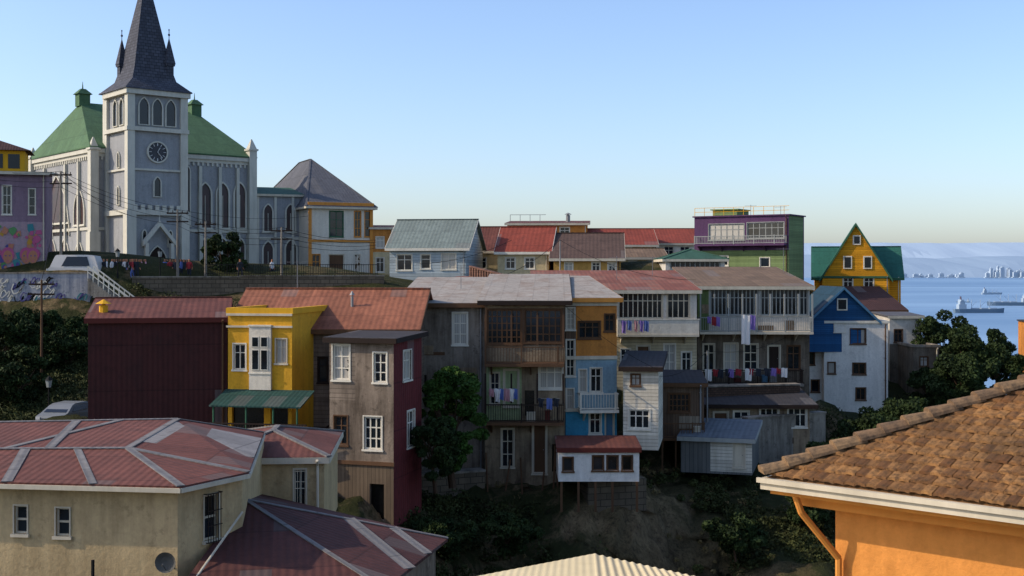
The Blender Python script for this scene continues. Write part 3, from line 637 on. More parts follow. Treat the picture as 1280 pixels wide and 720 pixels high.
# annex + orange house
M('dkgreenroof','#3a5c4b','seam','#2c493a',rust=.2,var=.6)
h=House('church_annex','grey church annex with white arched windows and green lean-to roof','building',322,133,22,388,243,350,9,'churchgrey',('plane',1.3,.3,'dkgreenroof'),
 wins=[('F',328,254,342,290,'arch','churchwhite'),('F',356,254,370,290,'arch','churchwhite'),('F',327,300,343,332,'arch','churchwhite'),('F',355,298,372,334,'arch','churchwhite')],zb=74)
t=MB(); t.box((-.1,-.12,h.h*.47),(h.w,-.002,h.h*.5)); 
for k in(0,.33,.66,.97): t.box((h.w*k-.12,-.16,0),(h.w*k+.15,-.002,h.h)); 
t.make('trim','churchwhite',h.e); h.done()
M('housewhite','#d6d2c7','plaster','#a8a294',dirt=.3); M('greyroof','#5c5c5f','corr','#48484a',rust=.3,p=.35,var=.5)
h=House('corner_house','white two storey house with orange trim and long grey hip roof','house',386,131,25,466,252,352,30,'housewhite',('hip',5.7,.4,'greyroof',12.5),
 wins=[('F',412,264,429,296,'std','greentrim',2,3),('F',443,264,451,296,'std','orangetrim',2,3),('F',456,264,463,296,'std','orangetrim',1,3),('F',411,318,430,348,'door','woodbrown'),('F',443,318,451,340),('F',390,318,400,345,'std','orangetrim')],zb=74)
t=MB(); z=h.h
for z0,z1 in((z-.42,z-.02),(z*.5-.12,z*.5+.12)): t.box((-.1,-.12,z0),(h.w+.1,-.002,z1))
for k in(0,h.w-.3): t.box((k-.05,-.1,0),(k+.3,-.002,z*.5-.13)); t.box((k-.05,-.1,z*.5+.13),(k+.3,-.002,z-.43))
t.make('trim','orangetrim',h.e); h.done()
M('purplewall','#8a7688','plaster','#6d5a6e'); M('muralblue','#a88f9c','plaster','#6f7f8c'); M('redroofdk','#4c322d','corr','#382422')
M('murala','#3f7f87','paint','#1f6d86');M('muralb','#b08a3a','paint','#a0602f');M('muralc','#b05a80','paint','#8a3a7a');M('murald','#5a8a5a','paint','#2c6a5a');M('murale','#b07a62','paint');M('muralf','#54508a','paint')
h=House('mural_house','purple house with a colourful painted mural along its wall','house',-60,97,18,58,214,338,9,'purplewall',('plane',.6,.4,'redroofdk'),wins=[('F',3,232,14,268,'std','white',2,3),('F',36,236,44,268,'std','white',1,3)],zb=74.2)
t=MB(); u0,w0,u1,w1=h.rect('F',0,275,56,334); t.box((u0-2,-.05,.3),(u1,-.003,w1-w0+.9)); mu=t.make('mural','muralblue',h.e); y=-.06
t=MB(); cols=['murala','muralb','muralc','murald','murale','muralf']
for i in range(110):
    a=random.uniform(u0-1.5,u1-.35); b=random.uniform(.6,w1-w0+.5); r=random.uniform(.08,.33); n_=random.choice([4,5,7]); y-=.0006
    t.poly([(a+r*random.uniform(.6,1.2)*math.cos(6.283*k/n_+i),y,b+r*random.uniform(.6,1.6)*math.sin(6.283*k/n_+i)) for k in range(n_)],random.choice([0,1,2,2,2,3,4,5]))
t.make('painted_shapes',cols,mu)
for a in(u0+.6,u0+2.0,u1-.9):
    t=MB(); y-=.002; t.poly([(a+.5*math.cos(6.283*k/16),y,2.1+.6*math.sin(6.283*k/16)) for k in range(16)],2)
    y-=.002; t.poly([(a+.36*math.cos(6.283*k/16),y,1.9+.55*math.sin(6.283*k/16)) for k in range(16)],4)
    for dx in(-.15,.15): y-=.002; t.poly([(a+dx+.07*math.cos(6.283*k/8),y,2.0+.05*math.sin(6.283*k/8)) for k in range(8)],5)
    y-=.002; t.poly([(a-.12,y,1.6),(a+.12,y,1.6),(a,y,1.52)],2); t.make('painted_face',cols,mu)
t=MB(); z=h.h+.3; a=h.w-6; t.box((a-4,2,z-.3),(a+4.2,6,z+1.7)); to=t.make('upper_storey','yellowpaint',h.e)
t=MB(); t.prism([(a-4.5,1.5,z+1.7),(a+4.7,1.5,z+1.7),(a+4.7,6.5,z+1.7),(a-4.5,6.5,z+1.7)],[(a-2,3.5,z+2.7),(a+2,3.5,z+2.7),(a+2,4.5,z+2.7),(a-2,4.5,z+2.7)]); t.make('upper_roof','redroofdk',to)
for k in range(6): t=MB(); t.box((a-3.6+k*1.3,1.97,z+.2),(a-2.7+k*1.3,1.999,z+1.4)); t.make('window','glassdark',to)
h.done()
# street retaining walls
M('graffwall','#a3a6ae','plaster','#5d6a86',dirt=.95); M('stonewall','#6f6557','stone','#3d362e'); M('brickdark','#5a463a','stone','#2f2620',p=.3)
def wallseg(name,lab,px0,d0,px1,d1,ztop,zbot,th,mat,cat='wall',cap=True):
    a=Vector(((px0-CX)/F*d0,d0,0)); b=Vector(((px1-CX)/F*d1,d1,0)); L=(b-a).length; r=math.atan2(b.y-a.y,b.x-a.x)
    e=empty(name,(a.x,a.y,zbot),r,lab,cat); m=MB(); m.box((0,0,0),(L,th,ztop-zbot)); m.make('wall',mat,e)
    if cap: m=MB(); m.box((-.05,-.06,ztop-zbot),(L+.05,th+.06,ztop-zbot+.1)); m.make('coping','concrete',e)
    return e,L
e,L=wallseg('retaining_wall','graffiti covered retaining wall below the street',-60,95,112,95,74.75,69,.5,'graffwall')
t=MB(); y=-.02
for i in range(34):
    x=random.uniform(1,L-.6); z=random.uniform(3.1,5.2); y-=.001; R_=random.uniform(.2,.5); ph=random.uniform(0,6)
    pts=[Vector((x+R_*math.cos(ph+k*.9)*(1-.05*k)+k*.06,y,z+R_*math.sin(ph+k*.9*1.3)*(1-.04*k))) for k in range(10)]
    c_i=random.randrange(4)
    for p,q in zip(pts[:-1],pts[1:]): t.beam(p,q,.02,random.uniform(.05,.1),c_i)
t.make('graffiti',['black','muralf','white','murala'],e)
wallseg('street_parapet','low weathered parapet wall along the street below the church',165,98,300,99.6,74.42,69,.4,'stonewall'); wallseg('street_parapet','low weathered parapet wall along the street below the church',300,99.6,480,100.6,74.5,69,.4,'stonewall')
for i in range(3,11):
    px=176+i*27; d=98.3+i*.23; b=Vector(((px-CX)/F*d,d,74.55)); e=empty('fence_panel',b,.03,'dark iron fence panel on the street parapet','fence','iron fence along the street'); m=MB(); Lf=1.72
    for z in(.15,.9): m.box((0,-.02,z),(Lf,.02,z+.05))
    k=0
    while k<Lf: m.box((k,-.012,0),(k+.03,.012,1.0)); k+=.19
    m.make('bars','black',e)
a=W(114,348,94.2); b=W(172,392,94.2); e=empty('staircase',a,0,'concrete staircase with white handrails down from the street','stairs'); m=MB(); n_=18; dx=(b.x-a.x)/n_; dz=(b.z-a.z)/n_
for i in range(n_): m.box((i*dx,-.8,i*dz-1.2),((i+1)*dx+.001,.6,i*dz))
m.make('steps','concrete',e); 
for yy in(-.75,.55):
    m=MB(); m.beam((0,yy,.95),(b.x-a.x,yy,b.z-a.z+.95),.07,.1); m.beam((0,yy,.5),(b.x-a.x,yy,b.z-a.z+.5),.05,.06)
    for i in range(0,n_+1,2): m.box((i*dx-.03,yy-.03,i*dz-.2),(i*dx+.03,yy+.03,i*dz+.95))
    m.make('handrail','white',e)
# ---------------------------------------------------------------- middle left cluster
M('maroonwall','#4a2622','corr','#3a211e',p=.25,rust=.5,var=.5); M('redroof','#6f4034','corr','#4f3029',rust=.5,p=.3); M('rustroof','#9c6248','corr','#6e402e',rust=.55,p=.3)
h=House('corrugated_house','dark maroon corrugated iron building with rusty red roof','house',110,60,12,284,400,548,8.5,'maroonwall',('gable_x',.9,.15,'redroof'),fascia='redtrim'); h.chimney(.6,1.2,.7,.22,'yellowpaint'); h.done()
M('yellowwall','#d8a42c','plaster','#a5802a',dirt=.45); M('awning','#2a4c44','corr','#22392f',rust=.3)
h=House('yellow_house','bright yellow house with white bay window and green awning','house',285,61.2,-10,365,392,560,6,'yellowwall',('flat',.3,.03,'greyroof'),fascia='yellowpaint',
 wins=[('F',292,430,307,462,'std','white',2,2),('F',345,424,358,454,'std','offwhite',2,2),('F',290,508,330,556,'open'),('F',338,510,360,556,'open')])
u0,w0,u1,w1=h.rect('F',313,408,340,487); t=MB(); t.box((u0,-.18,w0),(u1,-.002,w1)); bay=t.make('bay','housewhite',h.e); a=u1-u0
for k0,k1 in((.12,.47),(.53,.88)):
    for z0_,z1_ in((w0+1.0,w1-1.15),(w1-1.05,w1-.5)):
        t=MB(); t.box((u0+k0*a,-.22,z0_),(u0+k1*a,-.182,z1_)); w=t.make('window','white',bay); t=MB(); t.box((u0+k0*a+.05,-.23,z0_+.05),(u0+k1*a-.05,-.222,z1_-.05)); t.make('pane','glass',w)
t=MB(); t.box((u0-.03,-.24,w1),(u1+.03,0,w1+.08)); t.box((u0-.02,-.22,w0+.8),(u1+.02,-.181,w0+.88)); t.make('bay_cornice','white',bay)
t=MB(); zt=h.h; t.box((-.06,-.1,zt-.7),(h.w+.04,-.002,zt-.6)); t.box((-.06,-.12,zt-.1),(h.w+.04,-.054,zt+.02)); t.make('trim','offwhite',h.e)
_,za=h.uv('F',330,489); t=MB(); t.slab([(-.1,-2.1,za-.6),(h.w+1.2,-2.1,za-.6),(h.w+1.2,0,za),(-.1,0,za)],.08); t.make('awning','awning',h.e)
for k in(.1,1.8,3.2,h.w+1): t=MB(); t.tube((k,-2.0,za-3.2),(k,-2.0,za-.58),.05); t.make('awning_post','greentrim',h.e)
_,zf=h.uv('F',330,548); t=MB(); t.box((-.1,-2.4,zf-.2),(h.w+1.6,-.002,zf)); b=t.make('terrace','concrete',h.e); t=MB(); k=0
while k<h.w+1.5: t.box((k,-2.36,zf),(k+.03,-2.33,zf+1)); k+=.15
t.box((0,-2.38,zf+1),(h.w+1.6,-2.31,zf+1.06)); t.box((0,-2.37,zf+.1),(h.w+1.6,-2.32,zf+.14)); t.make('railing','darkwood',b)
for k in range(7):
    t=MB(); x=.4+k*.7; t.tube((x,-2.15,zf),(x,-2.15,zf+.3),.1,.14,8); t.make('flower_pot','redtrim',b)
    leaves('potted_plant',[(x,-2.15,zf+.5)],[.25],40,.08,'leafgreen',h.e)
h.done()
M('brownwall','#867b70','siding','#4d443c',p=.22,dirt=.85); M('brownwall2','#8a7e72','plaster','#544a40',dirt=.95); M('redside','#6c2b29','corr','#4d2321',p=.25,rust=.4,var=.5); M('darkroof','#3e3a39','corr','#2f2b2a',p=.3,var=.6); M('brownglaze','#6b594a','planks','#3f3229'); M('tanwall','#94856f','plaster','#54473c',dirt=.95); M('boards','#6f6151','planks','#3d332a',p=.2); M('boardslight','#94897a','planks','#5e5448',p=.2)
h=House('weathered_house','weathered grey brown house with rusty corrugated gable roof','house',292,64,-3,517,409,600,8,'brownwall',('gable_x',1.9,.4,'rustroof'),fascia='woodbrown',
 wins=[('F',367,432,383,474,'std','white',2,3),('F',398,447,409,478,'std','darkwood',1,2),('F',370,500,384,530,'std','woodbrown'),('F',390,560,404,590,'open')])
h.antenna(2.5,4,1.8,h.h+1.8); h.chimney(6,2,.8,.08,z=h.h+.8); h.clutter('F',6,['boards','brownwall2']); h.balcony('F',366,412,552,.9,.9,'woodbrown','darkwood'); h.done()
h=House('narrow_house','tall narrow house with brown front and dark red side wall','house',412,58.5,-17,492,424,655,8,{'F':'brownwall2','R':'redside','L':'brownwall2','B':'brownwall2'},('plane',.12,.25,'darkroof'),Dpx=527,fascia='darkwood',
 wins=[('F',416,431,437,475,'std','white',2,3),('F',467,441,483,478,'std','white',2,3),('F',455,521,477,562,'std','white',3,3),('F',418,520,434,556,'std','woodbrown',2,2),('R',504,438,514,475,'std','white',2,2),('R',509,513,518,558,'std','white',2,2),('F',462,605,480,650,'open')],zones=[('F',412,580,492,655,'boards'),('F',412,424,444,500,'brownwall')])
t=MB(); t.box((-.05,-.08,h.h*.33),(h.w+.05,-.002,h.h*.35)); t.make('trim','woodbrown',h.e); h.clutter('F',5,['boards','tanwall']); h.done()
# ---------------------------------------------------------------- central tenement
M('tenement','#8c847b','plaster','#544a40',dirt=1.0); M('metalroof','#a0978a','seam','#7a6655',rust=.55,p=.9,var=.45); M('palegreen','#9aab84','plaster','#6f7b5a'); M('orangewall','#c68540','plaster','#8a5c30',dirt=.6); M('bluewall','#8cabbc','plaster','#5f7a8c',dirt=.5); M('tealwall','#4092b8','plaster','#357492')
h=House('tenement_house','weathered grey tenement with pale metal roof','house',500,68,-2,606,380,625,12,'tenement',('plane',1.3,.4,'metalroof'),fascia='woodbrown',
 wins=[('F',566,391,584,431,'std','white',2,3),('F',522,470,532,500,'std','darkwood',1,2)])
h.antenna(3,6,1.6,h.h+.6); h.patch('F',505,440,556,444,'woodbrown'); h.patch('F',560,516,604,519,'woodbrown'); h.clutter('F',6,['boards','tanwall','brownwall2']); h.done()
h=House('gallery_house','tenement with wooden glazed galleries and stacked balconies','house',606,67.3,-2,706,377,625,12,'tanwall',('plane',1.35,.4,'metalroof'),fascia='darkwood',
 zones=[('F',606,385,706,432,'brownglaze'),('F',608,455,652,525,'palegreen'),('F',652,455,706,525,'tanwall')],
 wins=[('F',609,387,652,430,'std','woodbrown',7,5),('F',656,387,702,428,'std','woodbrown',6,4),('F',613,466,624,505,'std','offwhite',2,2),('F',630,462,648,508,'door','palegreen'),('F',674,455,703,486,'std','white',3,2),('F',656,488,668,520,'open'),('F',627,536,642,584,'std','offwhite',2,3),('F',666,530,683,592,'door','woodbrown'),('F',690,555,702,590,'open')])
h.balcony('F',607,705,453,.95,1.1,'woodbrown','woodbrown',posts=3); h.balcony('F',607,705,525,1.0,1.1,'woodbrown','darkwood',posts=3,pitch=.13)
for k in(.3,1.0,2.2,3.1,3.8,4.2): t=MB(); t.tube((k,-1.5-random.random()*.4,-.6),(k+random.uniform(-.3,.5),-.2,random.uniform(1.5,3.2)),.05,n=5); t.make('prop','woodbrown',h.e)
h.clutter('F',6,['boards','brownwall2','rustroof']); h.done()
h=House('orange_house','narrow house with orange upper floor and blue lower floors','house',707,69,6,771,374,622,11,'tanwall',('plane',1.15,.3,'metalroof'),fascia='orangetrim',
 zones=[('F',707,374,771,447,'orangewall'),('F',707,447,771,514,'bluewall'),('F',707,514,771,562,'tealwall'),('F',707,374,720,470,'brownglaze')],
 wins=[('F',708,385,718,412,'std','white',2,4),('F',708,425,718,470,'std','white',2,4),('F',723,402,750,423,'std','woodbrown',3,2),('F',756,393,768,414,'std','woodbrown',2,2),('F',724,462,733,490,'std','white',1,2),('F',738,460,752,490,'std','white',2,2),('F',708,486,717,512,'std','white',1,2),('F',737,516,751,542,'std','white',2,2),('F',757,516,767,548,'door','bluetrim'),('F',712,560,724,590,'open')])
for yy in(447,380,512): t=MB(); _,z=h.uv('F',740,yy); t.box((-.02,-.1,z-.1),(h.w+.02,-.002,z+.1)); t.make('trim','offwhite',h.e)
h.balcony('F',722,770,511,.95,.9,'white','white'); h.done()
M('whitewall','#cccbc7','plaster','#94928b',dirt=.55); M('whitesiding','#cac7bc','siding','#8a8576',p=.2); M('purewhite','#e2e2e0','plaster','#b4b3ae',dirt=.4)
h=House('white_house','narrow white wooden house with dark sloping roof','house',779,67.5,-10,823,460,562,5,'whitesiding',('plane',.5,.25,'darkroof'),fascia='darkwood',wins=[('F',789,468,800,482,'std','woodbrown'),('F',786,512,812,536,'std','white',3,2)])
h.done()
M('brickwall','#75564a','stone','#4f3a30',p=.35)
h=House('white_cabin','low white cabin with three windows and red metal roof','cabin',698,63.5,0,799,562,602,3,'purewhite',('plane',.2,.1,'redroof'),fascia='redtrim',wins=[('F',704,572,716,589,'std','woodbrown',1,1),('F',741,570,754,588,'std','woodbrown',1,1),('F',759,570,772,588,'std','woodbrown',1,1),('F',778,570,790,588,'std','woodbrown',1,1)])
for k in(.1,1.0,1.9,2.8,4.1): t=MB(); t.box((k,-.05,-1.6),(k+.12,.07,-.002)); t.make('stilt','woodbrown',h.e)
h.done()
wallseg('stone_foundation','rough stone foundation wall under the white cabin',735,64.1,808,64.9,63.75,62.0,1.6,'stonewall',cap=False)
wallseg('stone_foundation','low stone terrace wall above the scrub slope',520,64.6,606,66.2,63.9,60.5,.8,'stonewall')
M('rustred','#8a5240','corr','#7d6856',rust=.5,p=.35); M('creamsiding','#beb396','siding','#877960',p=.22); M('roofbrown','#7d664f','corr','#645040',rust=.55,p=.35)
h=House('glazed_house','white house with long glazed gallery and rust red roof','house',672,83,0,871,364,500,13,'creamsiding',('plane',1.3,.3,'rustred'),
 zones=[('F',672,364,871,416,'whitewall')],
 wins=[('F',773,364,828,398,'std','offwhite',9,2),('F',834,364,862,398,'std','offwhite',4,2),('F',830,430,844,464,'std','white',2,3),('F',796,432,812,470,'door','woodbrown'),('F',852,440,864,466,'std','white',2,2),('F',776,436,788,460,'std','white',2,2)])
h.balcony('F',770,871,417,1.0,1.1,'offwhite','housewhite',solid=True); h.antenna(6,6,2.0,h.h+.5); h.antenna(9,9,1.6,h.h+.9); h.done()
M('greenwall','#65784c','plaster','#4a5936'); M('stonegrey','#766d62','plaster','#403930',dirt=1)
h=House('veranda_house','wide house with glazed veranda, green end wall and brown roof','house',872,86,-1,1012,359,500,13,'stonegrey',('plane',1.35,.3,'roofbrown'),
 zones=[('F',872,359,886,414,'greenwall'),('F',886,359,1012,414,'whitewall')],
 wins=[('F',888,361,948,394,'std','greyframe',12,2),('F',951,361,1010,394,'std','greyframe',12,2),('F',879,430,893,463,'std','offwhite',2,2),('F',905,429,922,463,'std','offwhite',2,3),('F',930,430,947,463,'std','offwhite',2,3),('F',960,432,975,463,'door','darkwood'),('F',984,432,1000,462,'std','woodbrown',2,2)])
h.balcony('F',872,1012,414,1.05,1.2,'offwhite','greyframe',posts=8); h.balcony('F',872,1000,478,1.0,1.3,'concrete','darkwood',pitch=.14); h.antenna(8,9,2,h.h+1); h.clutter('F',4,['boards','tanwall']); h.done()
h=House('lower_house','low brown house with flat dark roof and wide windows','house',886,78,-3,1012,506,568,6,'tanwall',('plane',.5,.45,'darkroof'),fascia='darkwood',wins=[('F',917,514,936,541,'std','white',2,2),('F',950,510,973,536,'std','white',3,2),('F',985,510,1008,534,'std','white',3,2),('F',892,515,910,562,'door','woodbrown')]); h.clutter('F',4,['boards','brownwall2']); h.done()
M('shedgrey','#6c6e6e','planks','#4d5050',p=.25); M('bluegreyroof','#6e7376','corr','#585d60',rust=.3,p=.3,var=.5)
h=House('shed','small grey shed with grey metal roof and white plank front','shed',851,71.5,-16,940,547,590,5,'shedgrey',('plane',.45,.2,'bluegreyroof'),zones=[('F',888,547,940,590,'whitesiding')],fascia='greyframe',wins=[('F',917,553,931,584,'door','offwhite')]); h.done()
wallseg('terrace_wall','mottled grey concrete terrace wall above the ravine',935,76,1032,79,65.6,61.5,.6,'concrete')
wallseg('terrace_wall','dark stone terrace wall under the veranda house',800,79,1000,81.5,67.2,62.5,.8,'brickdark')
h=House('wooden_shack','small brown wooden shack with lattice front','shed',824,73,-4,880,480,548,4,'brownglaze',('plane',.4,.2,'darkroof'),fascia='woodbrown',wins=[('F',836,492,862,515,'std','woodbrown',5,3)]); h.balcony('F',822,880,545,.9,.9,'woodbrown','woodbrown')
for k in(.1,.9,1.8,2.6): t=MB(); t.box((k,-.8,-1.8),(k+.1,-.7,-.002)); t.make('stilt','woodbrown',h.e)
h.clutter('F',3,['boards','boardslight']); h.done()
M('blueroof','#24404f','corr','#203440',rust=.3,var=.5); M('bluegable','#24588a','siding','#1e4470')
h=House('white_block_house','white rendered three storey house with small dark windows','house',1030,98,-4,1110,404,518,8,'purewhite',('flat',.2,.05,'concrete'),fascia='white',wins=[('F',1063,411,1082,430,'std','woodbrown',2,1),('F',1066,454,1082,468,'std','woodbrown',2,1),('F',1035,453,1044,467,'std','woodbrown',1,1),('F',1070,485,1082,500,'std','woodbrown',2,1)]); h.chimney(2,1,1,.1); h.done()
h=House('white_annex','low white annex attached to a taller white house','house',1001,99,-2,1030,424,515,7,'purewhite',('plane',.4,.1,'greyroof'),wins=[('F',1008,440,1018,456,'std','woodbrown',1,1),('F',1014,475,1024,490,'std','woodbrown',1,1)]); h.done()
h=House('blue_gable_house','dark roofed house with blue gable and attic window','house',1012,97.9,0,1096,400,440,7,'bluegable',('gable_y',2.6,.3,'blueroof',.12),fascia='bluetrim',wins=[('F',1043,403,1056,415,'std','white',2,2)])
t=MB(); u0,w0,u1,w1=h.rect('F',1046,373,1059,388); t.box((u0,-.08,w0),(u1,-.003,w1)); w=t.make('window','white',h.e); t=MB(); t.box((u0+.1,-.1,w0+.1),(u1-.1,-.082,w1-.1)); t.make('pane','glass',w); h.done()
h=House('brown_roof_house','brown house with dark brown sloping roof','house',1072,109,0,1130,388,430,8,'brownwall2',('plane',1.9,.3,'redroofdk'),fascia='woodbrown'); h.done()
M('yellowgable','#de9e24','siding','#b98020',p=.22,dirt=.4); M('greengable','#2c5f50','seam','#254d40',rust=.2,var=.5)
h=House('yellow_gable_house','yellow timber house with steep green gable roof','house',1018,121,-14,1126,346,400,9,'yellowgable',('gable_x',3.0,.3,'greengable'),fascia='greentrim',wins=[('F',1030,352,1042,368,'std','white')])
h.done()
h=House('gable_tower','bright yellow steep gabled front block with green verges','house',1028,119.4,-14,1112,345,398,5,'yellowgable',('gable_y',5.15,.3,'greengable',.18),fascia='greentrim',wins=[('F',1054,347,1066,362,'std','white'),('F',1080,347,1092,362,'std','white')])
for r in((1054,320,1065,336),(1079,320,1090,336),(1066,294,1076,306)):
    t=MB(); u0,w0,u1,w1=h.rect('F',*r); t.box((u0,-.1,w0),(u1,-.003,w1)); w=t.make('window','white',h.e); t=MB(); t.box((u0+.12,-.12,w0+.12),(u1-.12,-.102,w1-.12)); t.make('pane','glassdark',w)
t=MB(); t.box((-.1,-.15,h.h-.2),(h.w+.1,-.002,h.h)); t.make('trim','greentrim',h.e); h.done()
# purple
M('purple','#553a60','plaster','#43304c'); M('limegreen','#71865a','siding','#5a6c46'); 
h=House('purple_building','purple and green building with glazed top floor and roof terrace','building',868,117,-32,986,272,366,9,'purple',('flat',.12,.1,'concrete'),Dpx=1005,fascia='purple',
 zones=[('F',868,313,988,366,'limegreen'),('R',986,268,1004,366,'limegreen')],
 wins=[('F',886,280,930,300,'std','greyframe',6,2),('F',934,278,980,298,'std','greyframe',6,2),('F',900,320,910,332,'std','white',1,1),('F',950,322,962,334,'std','white',1,1)])
t=MB()
for k in np.arange(0,h.w,1.0): t.tube((k,.1,h.h+.1),(k,.1,h.h+.9),.025,n=4)
for z in(.5,.9): t.tube((0,.1,h.h+z),(h.w,.1,h.h+z),.025,n=4)
t.make('roof_railing','yellowpaint',h.e)
t=MB(); t.box((1.5,1,h.h+.05),(4,h.D-.3,h.h+.7)); t.box((1.3,.8,h.h+.7),(4.2,h.D-.2,h.h+.8)); t.make('rooftop_room','limegreen',h.e)
h.balcony('F',872,984,306,.8,.9,'purple','greyframe')
h.antenna(5,2,1.2,h.h); h.antenna(8,2,1.0,h.h); h.done()
# back row
M('bluegrey','#a2b0b8','siding','#828f97',p=.25); M('greengreyroof','#7a847c','corr','#5f6861',rust=.4,p=.35,var=.6); M('redbright','#8c4232','corr','#6a362d',rust=.3,p=.4,var=.6); M('creamwall','#cbbd98','plaster','#978c6e'); M('brownroof','#5e4a40','corr','#46362f',p=.35,var=.6); M('ochre','#b8924f','plaster','#866838')
def H1(*a,**k): h=House(*a,**k); h.done(); return h
H1('blue_house','pale blue grey house with weathered green grey gable roof','house',487,110,-8,583,309,356,9,'bluegrey',('gable_x',2.6,.35,'greengreyroof'),wins=[('F',496,318,515,338,'std','white',2,2),('F',552,317,570,337,'std','white',2,2),('F',526,318,538,336,'std','white',1,2)],fascia='white')
H1('orange_corner_house','orange and cream house end wall with narrow windows','house',463,134,5,492,285,352,8,'orangewall',('plane',.5,.2,'rustroof'),wins=[('F',470,296,480,310),('F',470,322,480,340)],zones=[('F',463,315,492,352,'creamwall')])
H1('cream_house','cream house with faded red corrugated gable roof','house',586,119,-5,628,313,352,9,'creamwall',('gable_x',2.4,.3,'redroof'),wins=[('F',596,322,608,336)])
H1('red_roofed_house','cream house with bright red pitched roof','house',622,112,-8,686,314,352,8,'creamwall',('gable_x',2.3,.3,'redbright'),wins=[('F',632,322,644,336),('F',656,322,668,336)],fascia='white')
H1('brown_roofed_house','ochre house under a dark brown weathered roof','house',692,110,-4,776,322,352,10,'ochre',('gable_x',2.3,.4,'brownroof'),wins=[('F',706,328,716,340),('F',740,328,750,340),('F',760,328,770,340)])
h=House('rooftop_terrace_house','orange house with red roof and rooftop terrace rail','house',634,140,-4,734,280,352,9,'orangewall',('plane',.6,.3,'redroof'),wins=[('F',650,284,660,296),('F',680,284,690,296),('F',700,284,712,296)])
t=MB()
for k in np.arange(0,h.w-5,1.2): t.tube((k,5,h.h+.3),(k,5,h.h+1.3),.04,n=4)
t.tube((0,5,h.h+1.3),(h.w-5,5,h.h+1.3),.04,n=4); t.make('terrace_railing','greyframe',h.e); h.chimney(7,4,.9,.25,z=h.h+.3); h.done()
H1('terraced_house','ochre terraced house with bright red metal roof','house',738,136,0,820,306,352,10,'ochre',('gable_x',1.9,.3,'redbright'),wins=[('F',750,310,760,322),('F',780,310,790,322)])
H1('terraced_house','white terraced house with red metal roof','house',820,142,0,874,304,352,10,'housewhite',('gable_x',1.8,.3,'redbright'),wins=[('F',830,308,842,322),('F',850,308,862,322)])
H1('terraced_house','orange terraced house with low weathered roof','house',776,122,0,832,322,352,8,'creamwall',('gable_x',.9,.3,'roofbrown'),wins=[('F',786,326,796,338),('F',810,326,820,338)])
H1('green_roofed_house','small house with glazed strip under a curved green roof','house',832,106,0,906,324,352,6,'whitewall',('hip',.8,.3,'dkgreenroof'),wins=[('F',838,326,900,336,'std','greyframe',10,1)])
H1('grey_house','small grey house among trees above the bay','house',1112,104,0,1152,396,505,8,'whitewall',('plane',.3,.2,'greyroof'),wins=[('F',1118,412,1128,428,'std','woodbrown'),('F',1134,440,1146,456,'std','woodbrown')],zones=[('F',1112,430,1152,505,'stonegrey')])
H1('grey_house','pale block house with flat roof above the bay','house',1142,100,0,1174,434,500,7,'stonegrey',('flat',.2,.05,'concrete'),wins=[('F',1150,446,1160,458,'std','woodbrown')],zones=[('F',1142,462,1174,500,'brownwall2')],fascia='concrete')
H1('orange_house_end','orange house corner beside the trees above the bay','house',1290,110,0,1340,404,520,3,'orangewall',('plane',.1,.1,'darkroof'),wins=[('F',1300,420,1310,440)])
h=House('low_rooftop_house','low house with brick parapet and flat rust red roof','house',560,92,-3,672,352,400,9,'brickwall',('plane',.25,.2,'rustred'))
h.done()
t=MB(); L0=W(588,338,88); L1=W(716,372,72); e=empty('roof_balustrade',L0,math.atan2(L1.y-L0.y,L1.x-L0.x),'low brick balustrade along the edge of a metal roof','balustrade'); L=Vector((L1.x-L0.x,L1.y-L0.y,0)).length
zz=(L1.z-L0.z)
n_=34
for i in range(n_):
    x=L*i/n_; z=zz*i/n_; t.box((x,-.1,z-.6),(x+L/n_*.55,.1,z+.25))
t.beam((0,0,.3),(L,0,zz+.3),.24,.1); t.beam((0,0,-.5),(L,0,zz-.5),.24,.2); t.make('balusters','brickwall',e)
# ---------------------------------------------------------------- laundry
M('clothblue','#5a6fae','paint','#40508a'); M('clothpurple','#7d6ab0','paint','#5d4f8a'); M('clothpink','#b58a94','paint','#8f6a74'); M('clothwhite','#d8d8da','paint','#b8b8c0'); M('clothred','#8f2f36','paint','#6a2228'); M('clothdark','#2c303a','paint','#1c1f26')
def cloth(p,w,hh,mat,shirt=False,gr='laundry hanging on balcony lines'):
    m=MB(); n_=7
    for i in range(n_-1):
        for j in range(5):
            def q(a,b): 
                x=(a/(n_-1)-.5)*w; z=-b/5*hh; 
                if shirt and b>=2: x*=.7
                return (x,.05*math.sin(a*1.9+b*.4)*(.3+b/5),z+.03*math.sin(a))
            m.poly([q(i,j+1),q(i+1,j+1),q(i+1,j),q(i,j)])
    nm='hanging_shirt' if shirt else 'hanging_towel'
    top(m.make(nm,mat,None,p,0,smooth=True),{'clothblue':'blue','clothpurple':'purple','clothpink':'pink','clothwhite':'white','clothred':'red','clothdark':'dark'}[mat]+(' shirt' if shirt else ' towel')+' hanging on a balcony washing line','laundry',gr)
def line(p,q,n_,items):
    m=MB(); m.tube(p,q,.012,n=4); top(m.make('washing_line','greyframe'),'thin washing line strung along a balcony','washing line')
    for i in range(n_):
        t=(i+.5)/n_+random.uniform(-.03,.03); it=list(items[i%len(items)]); it[1]*=random.uniform(.7,1.2); it[0]*=random.uniform(.8,1.1); cloth(p.lerp(q,t)-Vector((0,.03,0)),*it)
line(W(777,401,81.4),W(812,401,81.4),5,[(.35,.75,'clothpurple',True),(.3,.7,'clothblue'),(.35,.8,'clothpink',True)])
line(W(880,462,84),W(985,460,84),13,[(.5,.7,'clothwhite'),(.45,.6,'clothred',True),(.4,.7,'clothdark'),(.5,.6,'clothdark',True),(.45,.65,'clothpurple'),(.4,.5,'clothred')])
line(W(928,394,84),W(944,394,84),2,[(.55,1.7,'clothwhite'),(.4,1.2,'clothpurple')])
